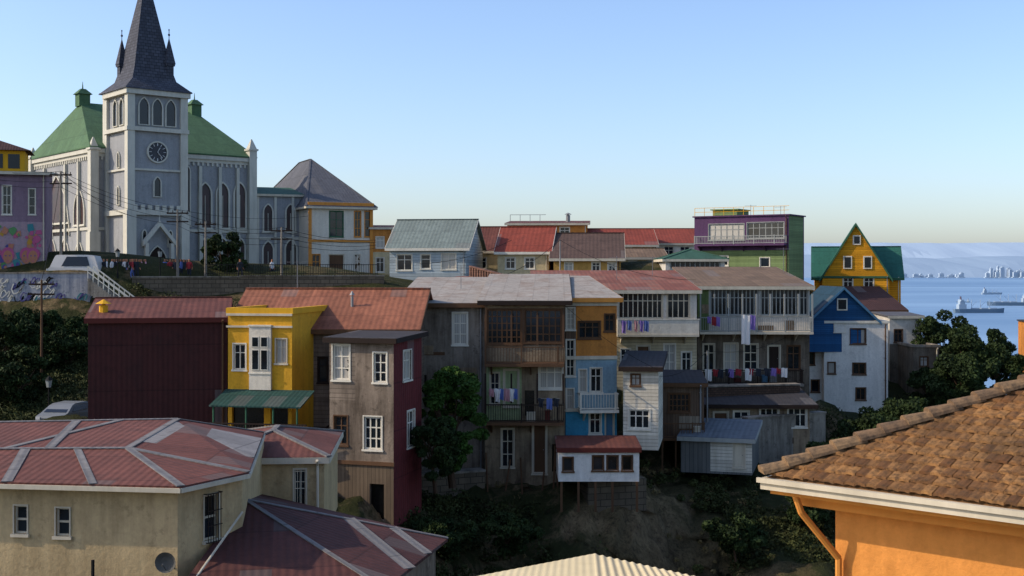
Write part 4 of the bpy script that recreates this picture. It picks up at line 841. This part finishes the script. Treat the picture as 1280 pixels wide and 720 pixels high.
line(W(612,486,65.9),W(648,486,65.9),6,[(.3,.6,'clothpink'),(.35,.6,'clothwhite',True),(.3,.5,'clothblue')])
line(W(672,498,65.9),W(700,498,65.9),3,[(.4,.6,'clothdark',True),(.35,.6,'clothblue')])
line(W(884,396,84.2),W(900,396,84.2),3,[(.3,.6,'clothpurple'),(.3,.7,'clothred')])
# ---------------------------------------------------------------- foreground cream house
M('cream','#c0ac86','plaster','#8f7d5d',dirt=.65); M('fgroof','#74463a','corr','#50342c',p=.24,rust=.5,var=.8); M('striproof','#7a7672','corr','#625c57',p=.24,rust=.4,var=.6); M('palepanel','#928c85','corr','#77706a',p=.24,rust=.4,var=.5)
e=empty('cream_house',W(222,605,34),0,'cream rendered house with low red hipped roof and grey ridge strips','house'); O=e.location.copy()
def Lz(px,d,z): return Vector(((px-CX)/F*d,d,z))-O
ze=68.9; pl=[Lz(-140,35,ze),Lz(222,34,ze),Lz(303,36.2,ze),Lz(330,44,ze),Lz(-140,44,ze)]; zb=62-O.z
m=MB()
def facewall(m,a,b,z0,z1,holes):
    d=(b-a); L=Vector((d.x,d.y,0)).length; ux=Vector((d.x,d.y,0))/L; nin=Vector((-ux.y,ux.x,0))
    def P(u,z,i=0): q=a+ux*u+nin*i; return (q.x,q.y,z)
    us=sorted(set([0,L]+[k for h in holes for k in(h[0],h[2])])); zs=sorted(set([z0,z1]+[k for h in holes for k in(h[1],h[3])]))
    for i in range(len(us)-1):
        for j in range(len(zs)-1):
            cu=(us[i]+us[i+1])/2;cz=(zs[j]+zs[j+1])/2
            if any(h[0]<cu<h[2] and h[1]<cz<h[3] for h in holes): continue
            m.poly([P(us[i],zs[j]),P(us[i+1],zs[j]),P(us[i+1],zs[j+1]),P(us[i],zs[j+1])])
    for u0,w0,u1,w1 in holes:
        m.poly([P(u0,w0),P(u1,w0),P(u1,w0,.2),P(u0,w0,.2)]);m.poly([P(u0,w1),P(u0,w1,.2),P(u1,w1,.2),P(u1,w1)]);m.poly([P(u0,w0),P(u0,w0,.2),P(u0,w1,.2),P(u0,w1)]);m.poly([P(u1,w0),P(u1,w1),P(u1,w1,.2),P(u1,w0,.2)])
def fgwin(a,b,px0,py0,px1,py1,kind):
    A_=a+O;d=(b-a); L=Vector((d.x,d.y,0)).length; ux=Vector((d.x,d.y,0))/L
    def uu(px): k=(px-CX)/F; return (k*A_.y-A_.x)/(ux.x-k*ux.y)
    u0,u1=uu(px0),uu(px1); dep=A_.y+ux.y*(u0+u1)/2; z1=CZ-(py0-HY)/F*dep-O.z; z0=CZ-(py1-HY)/F*dep-O.z
    aa=u1-u0;bb=z1-z0; mb=MB(); t=.05
    for q in(((-.04,-.03,-.04),(0,.03,bb+.04)),((aa,-.03,-.04),(aa+.04,.03,bb+.04)),((0,-.03,bb),(aa,.03,bb+.04)),((-.08,-.09,-.09),(aa+.08,.03,-.001)),((0,.07,0),(t,.13,bb)),((aa-t,.07,0),(aa,.13,bb)),((t,.07,0),(aa-t,.13,t)),((t,.07,bb-t),(aa-t,.13,bb)),((t,.08,bb*.5-.03),(aa-t,.12,bb*.5+.03))): mb.box(*q)
    loc=a+ux*u0; loc=(loc.x,loc.y,z0); r=math.atan2(ux.y,ux.x); w=mb.make('window','offwhite',e,loc,r); p=MB(); p.poly([(0,.12,0),(aa,.12,0),(aa,.12,bb),(0,.12,bb)]); p.make('pane','glass',w)
    if kind=='bars':
        q=MB(); k=.02
        while k<aa: q.tube((k,-.16,-.05),(k,-.16,bb+.05),.012,n=4); k+=.1
        for z in(-.05,bb*.33,bb*.66,bb+.05): q.box((0,-.175,z-.012),(aa,-.145,z+.012))
        for xx in(0,aa): 
            for z in(-.05,bb+.05): q.box((xx-.012,-.16,z-.012),(xx+.012,-.002,z+.012))
        q.make('window_grille','darkwood',w)
    return (u0,z0,u1,z1)
h1=[fgwin(pl[0],pl[1],18,632,34,667,'std'),fgwin(pl[0],pl[1],70,635,87,670,'std')]; facewall(m,pl[0],pl[1],zb,0,h1)
h2=[fgwin(pl[1],pl[2],255,618,273,674,'bars')]; facewall(m,pl[1],pl[2],zb,0,h2); facewall(m,pl[2],pl[3],zb,0,[]); facewall(m,pl[3],pl[4],zb,0,[]); facewall(m,pl[4],pl[0],zb,0,[])
m.make('wall','cream',e)
ec=[Lz(-145,34.5,ze),Lz(226,33.5,ze-.03),Lz(311,35.9,ze-.03),Lz(330,44.5,ze),Lz(-145,44.5,ze)]
R1=Lz(-60,37.4,69.33); R2=Lz(160,37.4,69.36); R3=Lz(-60,41.5,69.62);R4=Lz(222,42.3,69.66)
m=MB()
for q in([ec[0],ec[1],R2,R1],[ec[1],ec[2],R2],[ec[2],ec[3],R4,R2],[R1,R2,R4,R3],[ec[3],ec[4],R3,R4]): m.slab(q,.1)
ro=m.make('roof','fgroof',e); m=MB(); up=Vector((0,0,.115))
def strip(a,b,w=.42): m.beam(a+up,b+up,w,.03)
for a,b in((R1,R2),(R2,R4),(R3,R4),(ec[1],R2),(ec[2],R2),(ec[3],R4)): strip(a,b,.24)
for t,w__ in((.42,.3),(.71,.22)): strip(ec[0].lerp(ec[1],t),R1.lerp(R2,t),w__)
for t in(.55,): strip(R1.lerp(R2,t),R3.lerp(R4,t),.3)
strip(R1.lerp(R2,.3),R3.lerp(R4,.75),.24)
m.make('ridge_strip','striproof',ro)
for (a,b,c,d) in ((R2.lerp(R4,.2),R2.lerp(R4,.9),ec[2].lerp(ec[3],.8),ec[2].lerp(ec[3],.3)),):
    m=MB(); m.slab([a,b,c,d],.13,.105); m.make('pale_roof_panel','palepanel',ro)
m=MB()
for a,b in((ec[0],ec[1]),(ec[1],ec[2]),(ec[2],ec[3])): m.beam(a+Vector((0,0,-.02)),b+Vector((0,0,-.02)),.1,.13)
m.make('gutter','offwhite',ro)
m=MB(); c=W(207,703,33.2)-O
for i in range(20):
    a=6.283*i/20;b=6.283*(i+1)/20
    for r0,r1 in((0,.15),(.15,.29)): m.poly([c+Vector((r0*math.cos(a),r0*r0*-1.6+.1,r0*math.sin(a))),c+Vector((r0*math.cos(b),r0*r0*-1.6+.1,r0*math.sin(b))),c+Vector((r1*math.cos(b),r1*r1*-1.6+.1,r1*math.sin(b))),c+Vector((r1*math.cos(a),r1*r1*-1.6+.1,r1*math.sin(a)))])
m.tube(c+Vector((0,.1,0)),c+Vector((0,.9,-.4)),.025); m.tube(c+Vector((0,.1,-.25)),c+Vector((0,-.3,0)),.012,n=4); m.tube(c+Vector((0,-.34,0)),c+Vector((0,-.26,0)),.03,n=6); M('dishgrey','#5a5a58','paint'); m.make('satellite_dish','dishgrey',e)
m=MB(); m.tube(W(116,722,33)-O,W(116,700,33)-O,.05); m.make('vent_pipe','black',e)
m=MB(); m.tube(W(303,640,35.7)-O,W(245,722,33.2)-O,.035); m.make('drainpipe','offwhite',e)
h=House('cream_wing','cream rendered wing with hipped red roof and barred window','house',255,43,4,405,574,680,6.5,'cream',('hip',.55,.2,'fgroof',2.6,'striproof'),wins=[('F',368,587,382,633,'bars','offwhite',2,2)],fascia='offwhite'); h.done()
# lower red roof
e=empty('lean_to_building',W(308,626,38),0,'low building under dark red corrugated roof with grey repair strips','building'); O=e.location.copy()
A_=Lz(306,38,67.65);B_=Lz(560,39.2,66.15);C_=Lz(480,33,66.15);D2=Lz(215,32,66.15); E_=Lz(300,44,66.9)
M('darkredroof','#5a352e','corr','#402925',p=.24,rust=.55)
m=MB(); m.slab([A_,D2,C_],.1); m.slab([A_,C_,B_],.1); m.slab([A_,B_,E_],.1); ro=m.make('roof','darkredroof',e); m=MB()
strip(A_,B_,.2); strip(A_,C_,.16); strip(A_.lerp(B_,.5),C_.lerp(B_,.35),.45); strip(A_.lerp(B_,.72),C_.lerp(B_,.65),.3)
m.make('repair_strip','striproof',ro); m=MB()
facewall(m,D2+Vector((.3,.3,0)),C_+Vector((-.3,.3,0)),58-O.z,-1.6+.1,[]); facewall(m,C_+Vector((-.3,.3,0)),B_+Vector((-.4,-.1,0)),58-O.z,-1.4,[]); m.make('wall','brownwall2',e)
M('nearyellow','#d2c6a4','paint','#b0a37e')
e=empty('near_roof_house',(1.0,16,68),0,'pale cream corrugated roof of a small nearby building','building'); O=e.location.copy()
def sheet(a,b,c,d,nw,amp=.012,n2=6):
    m=MB(); NU=nw*8; P=[]
    for j in range(n2+1):
        for i in range(NU+1):
            p=a.lerp(b,i/NU).lerp(d.lerp(c,i/NU),j/n2); p=p+Vector((0,0,amp*math.sin(i/8*6.283))); P.append(p)
    m.v=[tuple(p) for p in P]
    for j in range(n2):
        for i in range(NU): m.f.append((j*(NU+1)+i,j*(NU+1)+i+1,(j+1)*(NU+1)+i+1,(j+1)*(NU+1)+i)); m.m.append(0)
    return m
pk=W(742,692,17)-O
sheet(W(560,727,15.6)-O,pk,W(760,900,11)-O,W(430,900,11)-O,20,.002).make('roof','nearyellow',e,smooth=True)
sheet(pk,W(885,724,16.4)-O,W(1100,900,11.5)-O,W(760,900,11)-O,15,.009).make('roof','nearyellow',e,smooth=True)
m=MB(); m.beam(W(560,727,15.6)-O-Vector((0,-.05,.1)),pk-Vector((0,-.05,.1)),.05,.12); m.make('fascia','offwhite',e)
m=MB(); m.box((-2.2,-3,-3),(2.6,-1,2.0)); m.make('wall','cream',e)
# ---------------------------------------------------------------- tiled house right
g=G('claytile'); geo=g.node('ShaderNodeNewGeometry'); r=geo.outputs['Random Per Island']; nn=g.noise(geo.outputs['Position'],14,6,.7); n2=g.noise(geo.outputs['Position'],1.2,4,.6)
c1=g.mix(r,lin('#6a482e'),lin('#a27648')); c1=g.mix(g.ramp(nn,.43,.68),c1,lin('#523e2d')); c1=g.mix(g.math('MULTIPLY',g.ramp(n2,.42,.68),.6),c1,lin('#4a3c2d')); g.bump(nn,.5,.01); MATS['claytile']=g.out(c1,.95,.1)
g=G('ridgetile'); geo=g.node('ShaderNodeNewGeometry'); r=geo.outputs['Random Per Island']; nn=g.noise(geo.outputs['Position'],10,6,.7)
c1=g.mix(r,lin('#7a6048'),lin('#9a7c58')); c1=g.mix(g.ramp(nn,.4,.7),c1,lin('#4c4136')); g.bump(nn,.6,.015); MATS['ridgetile']=g.out(c1,.95,.1)
M('brightorange','#d4914a','plaster','#b57830',dirt=.4)
ya=rad(-41.5); e=empty('tiled_house',W(955,600,14),ya,'orange rendered house with clay tile hipped roof and white eaves','house')
sl=.465; m=MB(); rows=27; ry=.165; tw_=.125
for i in range(rows):
    yb=i*ry; yt=yb+ry+.04
    j=0; off=random.uniform(0,.02)
    while True:
        xa=yb*1.0+j*tw_+off; j+=1
        if xa>8.5: break
        prof=[(0,0.0),(.08,.011),(.3,.014),(.6,.012),(.82,.003),(1,.001)]
        jx=random.uniform(-.005,.005); jz=random.uniform(0,.012); b=len(m.v); ja=random.uniform(-.008,.008)
        for (yy,lift) in((yb+ja,.044+jz),(yt,.008)):
            for pu,pz in prof: m.v.append((xa+pu*tw_*.98+jx,yy,yy*sl+pz+lift+.04))
        for pu,pz in prof: m.v.append((xa+pu*tw_*.98+jx,yb+ja+.002,yb*sl+pz+.012+jz+.04))
        for q in range(5): m.f.append((b+q,b+q+1,b+6+q+1,b+6+q)); m.m.append(0); m.f.append((b+12+q,b+12+q+1,b+q+1,b+q)); m.m.append(0)
ro=m.make('roof','claytile',e)
m=MB(); T=rows*ry
m.poly([(0,0,.02),(11,0,.02),(11,T,T*sl+.02),(T,T,T*sl+.02)]); m.poly([(0,0,.02),(T,T,T*sl+.02),(T,9-T+.0,T*sl+.02),(0,9,.02)]); m.poly([(T,T,T*sl+.02),(11,T,T*sl+.02),(11,9,.02),(0,9,.02),(T,9-T,T*sl+.02)][:5])
m.make('roof_deck','claytile',ro)
m=MB(); d=Vector((1,1,sl)); dl=d.length; dn=d/dl; sd=Vector((1,-1,0)).normalized(); up=sd.cross(dn); up=up if up.z>0 else -up; s_=0
while s_<T*dl:
    b=len(m.v); L=.38; jr=random.uniform(-.008,.008)
    for t,r,lf in((0,.135+jr,.085),(L,.105,.05)):
        for k in range(9):
            a=math.pi*k/8; p=dn*(s_+t)+sd*math.cos(a)*r+up*(math.sin(a)*r*.75+lf)+sd*jr; m.v.append(tuple(p))
    for k in range(8): m.f.append((b+k,b+k+1,b+10+k,b+9+k)); m.m.append(0)
    m.f.append(tuple(range(b,b+9))); m.m.append(0); s_+=.3
m.make('ridge_tiles','ridgetile',ro)
m=MB(); m.box((-.02,-.05,-.1),(11,.05,.03)); m.box((-.02,.052,-.1),(.05,9,.03)); m.box((-.05,-.09,-.02),(11,-.052,.035)); m.make('gutter','offwhite',e)
m=MB(); m.box((.05,.06,-.16),(11,.5,-.09)); m.box((.05,.5,-.16),(.5,9,-.09)); m.box((.3,.3,-.3),(11,.598,-.16)); m.make('eaves','orangetrim',e)
m=MB(); m.box((.6,.6,-6),(11,8.4,-.1)); m.make('wall','brightorange',e)
m=MB(); m.tube((.35,.1,-.15),(.4,.15,-.35),.04,n=8); m.tube((.4,.15,-.35),(.68,.52,-.9),.04,n=8); m.tube((.68,.52,-.9),(.68,.52,-6),.04,n=8); m.make('downpipe','orangetrim',e)
# ---------------------------------------------------------------- street things
def pole(px,py0,d,py1,lab,r=.13,arms=True,name='utility_pole',mat='concrete',z=None):
    b=W(px,py0,d); t=W(px,py1,d); e=empty(name,b,0,lab,'pole','utility poles'); m=MB(); m.tube((0,0,-.5),(0,0,t.z-b.z),r,r*.6,8); m.make('shaft',mat,e)
    if arms:
        m=MB(); H=t.z-b.z
        for k in(.3,1.0): m.box((-.9,-.05,H-k-.06),(.9,.05,H-k+.06))
        for k in(-.8,-.4,.4,.8): m.tube((k,0,H-.24),(k,0,H-.05),.04,.03)
        m.make('crossarm','darkwood',e)
    return t
def cable(p,q,sag=.6,r=.02):
    m=MB(); pr=p
    for i in range(1,11):
        t=i/10; c=p.lerp(q,t)-Vector((0,0,sag*4*t*(1-t))); m.tube(pr,c,r,n=4,cap=False); pr=c
    top(m.make('power_cable','black',uv=False),'sagging black overhead cable between poles','cable','overhead cables')
p1=pole(76,348,98,214,'tall concrete utility pole beside the street'); p2=pole(222,352,100,262,'tall concrete utility pole beside the street'); p3=pole(257,352,101,276,'tall concrete utility pole beside the street'); p4=pole(52,500,84,350,'leaning wooden pole on the dark slope',.12,mat='woodbrown'); p5=pole(352,352,101,284,'tall concrete utility pole beside the street'); p6=pole(884,545,75,438,'grey metal pole beside the terraces',.06,False,mat='steel'); p7=pole(700,345,100,300,'slim steel pole among the rooftops',.07,False,mat='steel')
for k in(0,.35,.8,1.3): 
    dz=Vector((0,0,-k)); cable(p1+dz,p2+dz,.5); cable(p2+dz,p3+dz,.1); cable(p3+dz,p5+dz,.4); cable(p5+dz,W(470,300+k*8,108),.4); cable(W(-60,205+k*10,98),p1+dz,.4)
cable(p2,W(385,270,130),.5); cable(p1,W(165,270,115),.5); cable(W(520,330,100),W(640,300,110),.5); cable(p7,W(600,352,92),.6); cable(p7,W(870,350,88),.8); cable(p6,W(822,470,67.6),.5,.015); cable(p6,W(985,420,86),.5,.015); cable(p4,p1,.8)
cable(W(500,400,67),W(372,420,63.5),.4,.015); cable(W(706,382,66),W(822,462,66.5),.3,.015)
def lamp(px,py0,d,py1,lab):
    b=W(px,py0,d); H=W(px,py1,d).z-b.z; e=empty('street_lamp',b,0,lab,'street lamp','street lamps'); m=MB(); m.tube((0,0,-.3),(0,0,.6),.1,.06,8); m.tube((0,0,.6),(0,0,H-.6),.045,n=8); m.make('post','black',e)
    m=MB(); m.tube((0,0,H-.6),(0,0,H-.15),.14,.22,6); m.make('lantern','greyframe',e); m=MB(); m.tube((0,0,H-.15),(0,0,H+.1),.27,.03,6); m.make('cap','black',e)
lamp(61,532,74,472,'black street lamp with lantern beside parked cars'); lamp(200,354,99,312,'black street lamp with lantern on the street'); lamp(147,350,98,312,'black street lamp with lantern on the street')
def car(p,rot,col,lab,van=False):
    e=empty('parked_car',p,rot,lab,'car','parked cars'); hh=1.95 if van else 1.45
    prof=[(-2.1,.35),(-2.15,.75),(-1.9,.95),(-1.5,hh-.08 if van else 1.0),(-1.35,hh) if van else (-.75,hh-.08),(-.4,hh),(1.0,hh),(1.7,hh-.1) if van else (1.35,hh-.12),(2.0,1.0),(2.1,.7),(2.05,.35)]
    if not van: prof[2]=(-2.0,.88)
    m=MB(); n_=len(prof)
    def hw(z): return .86 if z<1.0 else .86-.16*(z-1.0)/(hh-1.0)
    m.prism([(x,-hw(z),z) for x,z in prof],[(x,hw(z),z) for x,z in prof]); m.make('body',col,e)
    for s_ in(-1,1): m=MB(); m.poly([(-.95,s_*.875,1.02),(1.35,s_*.875,1.02),(1.1,s_*(hw(hh-.15)+.01),hh-.15),(-.55,s_*(hw(hh-.15)+.01),hh-.15)]); m.make('side_window','glassdark',e)
    m=MB(); m.poly([(-1.47,-.72,1.03),(-1.47,.72,1.03),(-.8,.66,hh-.12),(-.8,-.66,hh-.12)]); m.make('windscreen','glassdark',e)
    for x in(-1.35,1.3):
        for s_ in(-1,1): m=MB(); m.tube((x,s_*.7,.32),(x,s_*.9,.32),.32,n=14); w=m.make('wheel','black',e); m=MB(); m.tube((x,s_*.9,.32),(x,s_*.915,.32),.18,n=10); m.make('rim','steel',w)
    for s_ in(-1,1): m=MB(); m.box((-2.17,s_*.72-.16,.66),(-2.1,s_*.72+.1,.82)); m.make('headlight','clockwhite',e)
    m=MB(); m.box((-2.22,-.8,.36),(-2.12,.8,.52)); m.make('bumper','black',e)
M('carsilver','#6f7478','paint','#5c6064',rough=.35,spec=.5); M('carwhite','#c0c0c0','paint','#a4a4a4',rough=.35,spec=.5)
car(W(84,533,73),rad(82),'carsilver','silver hatchback parked facing outward below the slope')
gzp=74.22
car(Vector(((96-CX)/F*98.5,98.5,gzp+.1)),0,'carwhite','white van parked on the street behind the wall',True)
# people
M('skin','#a8765a','paint'); M('hair','#241a14','paint'); 
def person(p,rot,shirt,trous,lab,step=.12,arm=.15):
    J=[(0,0,.95),(0,0,1.15),(0,0,1.4),(0,.0,1.52),(0,-.02,1.62),(0,-.01,1.72), (.1,0,.9),(.11,-step,.5),(.12,-step*.6,.09),(.12,-step*.6-.13,.04), (-.1,0,.9),(-.11,step*.3,.5),(-.12,step,.09),(-.12,step-.13,.04),
       (.19,0,1.38),(.25,.03,1.12),(.26,-arm,.9),(.26,-arm-.05,.8),(-.19,0,1.38),(-.25,.03,1.12),(-.26,-arm*.4,.88),(-.26,-arm*.4-.03,.78)]
    E=[(0,1),(1,2),(2,3),(3,4),(4,5),(0,6),(6,7),(7,8),(8,9),(0,10),(10,11),(11,12),(12,13),(2,14),(14,15),(15,16),(16,17),(2,18),(18,19),(19,20),(20,21)]
    R=[.15,.14,.15,.055,.1,.085,.1,.07,.05,.045,.1,.07,.05,.045,.065,.05,.038,.035,.065,.05,.038,.035]
    me=bpy.data.meshes.new('person'); me.from_pydata(J,E,[]); o=bpy.data.objects.new('person',me); COL.objects.link(o)
    sk=o.modifiers.new('s','SKIN'); 
    for i,v in enumerate(me.skin_vertices[0].data): v.radius=(R[i],R[i]*(.75 if i<3 else 1)); v.use_root=(i==0)
    ss=o.modifiers.new('b','SUBSURF'); ss.levels=1; dg=bpy.context.evaluated_depsgraph_get(); nm=bpy.data.meshes.new_from_object(o.evaluated_get(dg)); o.modifiers.clear(); o.data=nm; nm.materials.clear()
    for k in('skin','hair',shirt,trous,'black'): nm.materials.append(MATS[k])
    for pl_ in nm.polygons:
        c=pl_.center; z=c.z; pl_.use_smooth=True
        pl_.material_index = (1 if (z>1.7 or c.y>.03) else 0) if z>1.5 else 4 if z<.08 else 0 if (abs(c.x)>.2 and z<1.0) else 3 if z<.93 else 2
    o.location=p; o.rotation_euler=(0,0,rot); o['label']=lab; o['category']='person'; o['group']='people standing on the street'
tops=['clothdark','clothred','clothwhite','clothdark','clothblue','clothpink','clothdark','clothwhite']
ppl=[(116+i*2.9+random.uniform(-1,1),random.choice(tops),random.choice(['clothdark','clothblue','clothdark'])) for i in range(24)]+[(206+i*3.4,random.choice(tops),'clothdark') for i in range(10)]+[(300,'clothdark','clothdark'),(340,'clothwhite','clothdark')]
nmz={'clothdark':'dark','clothred':'red','clothwhite':'white','clothblue':'blue','clothpink':'pink'}
for i,(px,a,b) in enumerate(ppl):
    d=random.uniform(98.8,102) if px<200 else random.uniform(101.0,104); person(Vector(((px-CX)/F*d,d,gzp+.02)),random.uniform(-2,2),a,b,'person in a %s top and %s trousers standing on the street'%(nmz[a],nmz[b]),random.uniform(.02,.2),random.uniform(0,.25))
m=MB(); pts=[W(-80,0,96),W(112,0,96),W(165,0,98.6),W(480,0,101.2),W(480,0,118),W(330,0,131),W(200,0,128),W(40,0,128),W(-80,0,112)]
m.poly([(p.x,p.y,gzp) for p in pts]); top(m.make('road','asphalt'),'asphalt street on the terrace before the church','road',kind='structure')
# ---------------------------------------------------------------- light, world, camera
SX,SY=-.98,-.1; EL=rad(34); az=math.atan2(SX,SY)
w=bpy.data.worlds.new('World'); scene.world=w; w.use_nodes=True; nt=w.node_tree; bg=nt.nodes['Background']; sk=nt.nodes.new('ShaderNodeTexSky'); sk.sky_type='NISHITA'; sk.sun_disc=False; sk.sun_elevation=EL; sk.sun_rotation=az; sk.air_density=1.0; sk.dust_density=1.5; sk.ozone_density=3.0; sk.altitude=50
mx=nt.nodes.new('ShaderNodeMix'); mx.data_type='RGBA'; mx.blend_type='MULTIPLY'; mx.inputs[0].default_value=1; nt.links.new(sk.outputs[0],mx.inputs[6]); mx.inputs[7].default_value=(1.42,1.42,1.54,1)
nt.links.new(mx.outputs[2],bg.inputs[0]); bg.inputs[1].default_value=.15
sd=bpy.data.lights.new('sun','SUN'); sd.energy=3.8; sd.angle=rad(.5); sd.color=(1,.88,.72); so=bpy.data.objects.new('sun',sd); COL.objects.link(so)
v=Vector((SX,SY,0)).normalized()*math.cos(EL)+Vector((0,0,math.sin(EL))); so.rotation_euler=v.to_track_quat('Z','Y').to_euler()
cam=bpy.data.cameras.new('camera'); co=bpy.data.objects.new('camera',cam); COL.objects.link(co); co.location=(0,0,CZ); co.rotation_euler=(rad(90),0,0); cam.sensor_width=36; cam.lens=F/1280*36; cam.shift_y=-(360-HY)/1280; cam.clip_end=100000; cam.clip_start=.5
scene.camera=co
scene.view_settings.view_transform='Standard'; scene.view_settings.look='None'; scene.view_settings.exposure=0
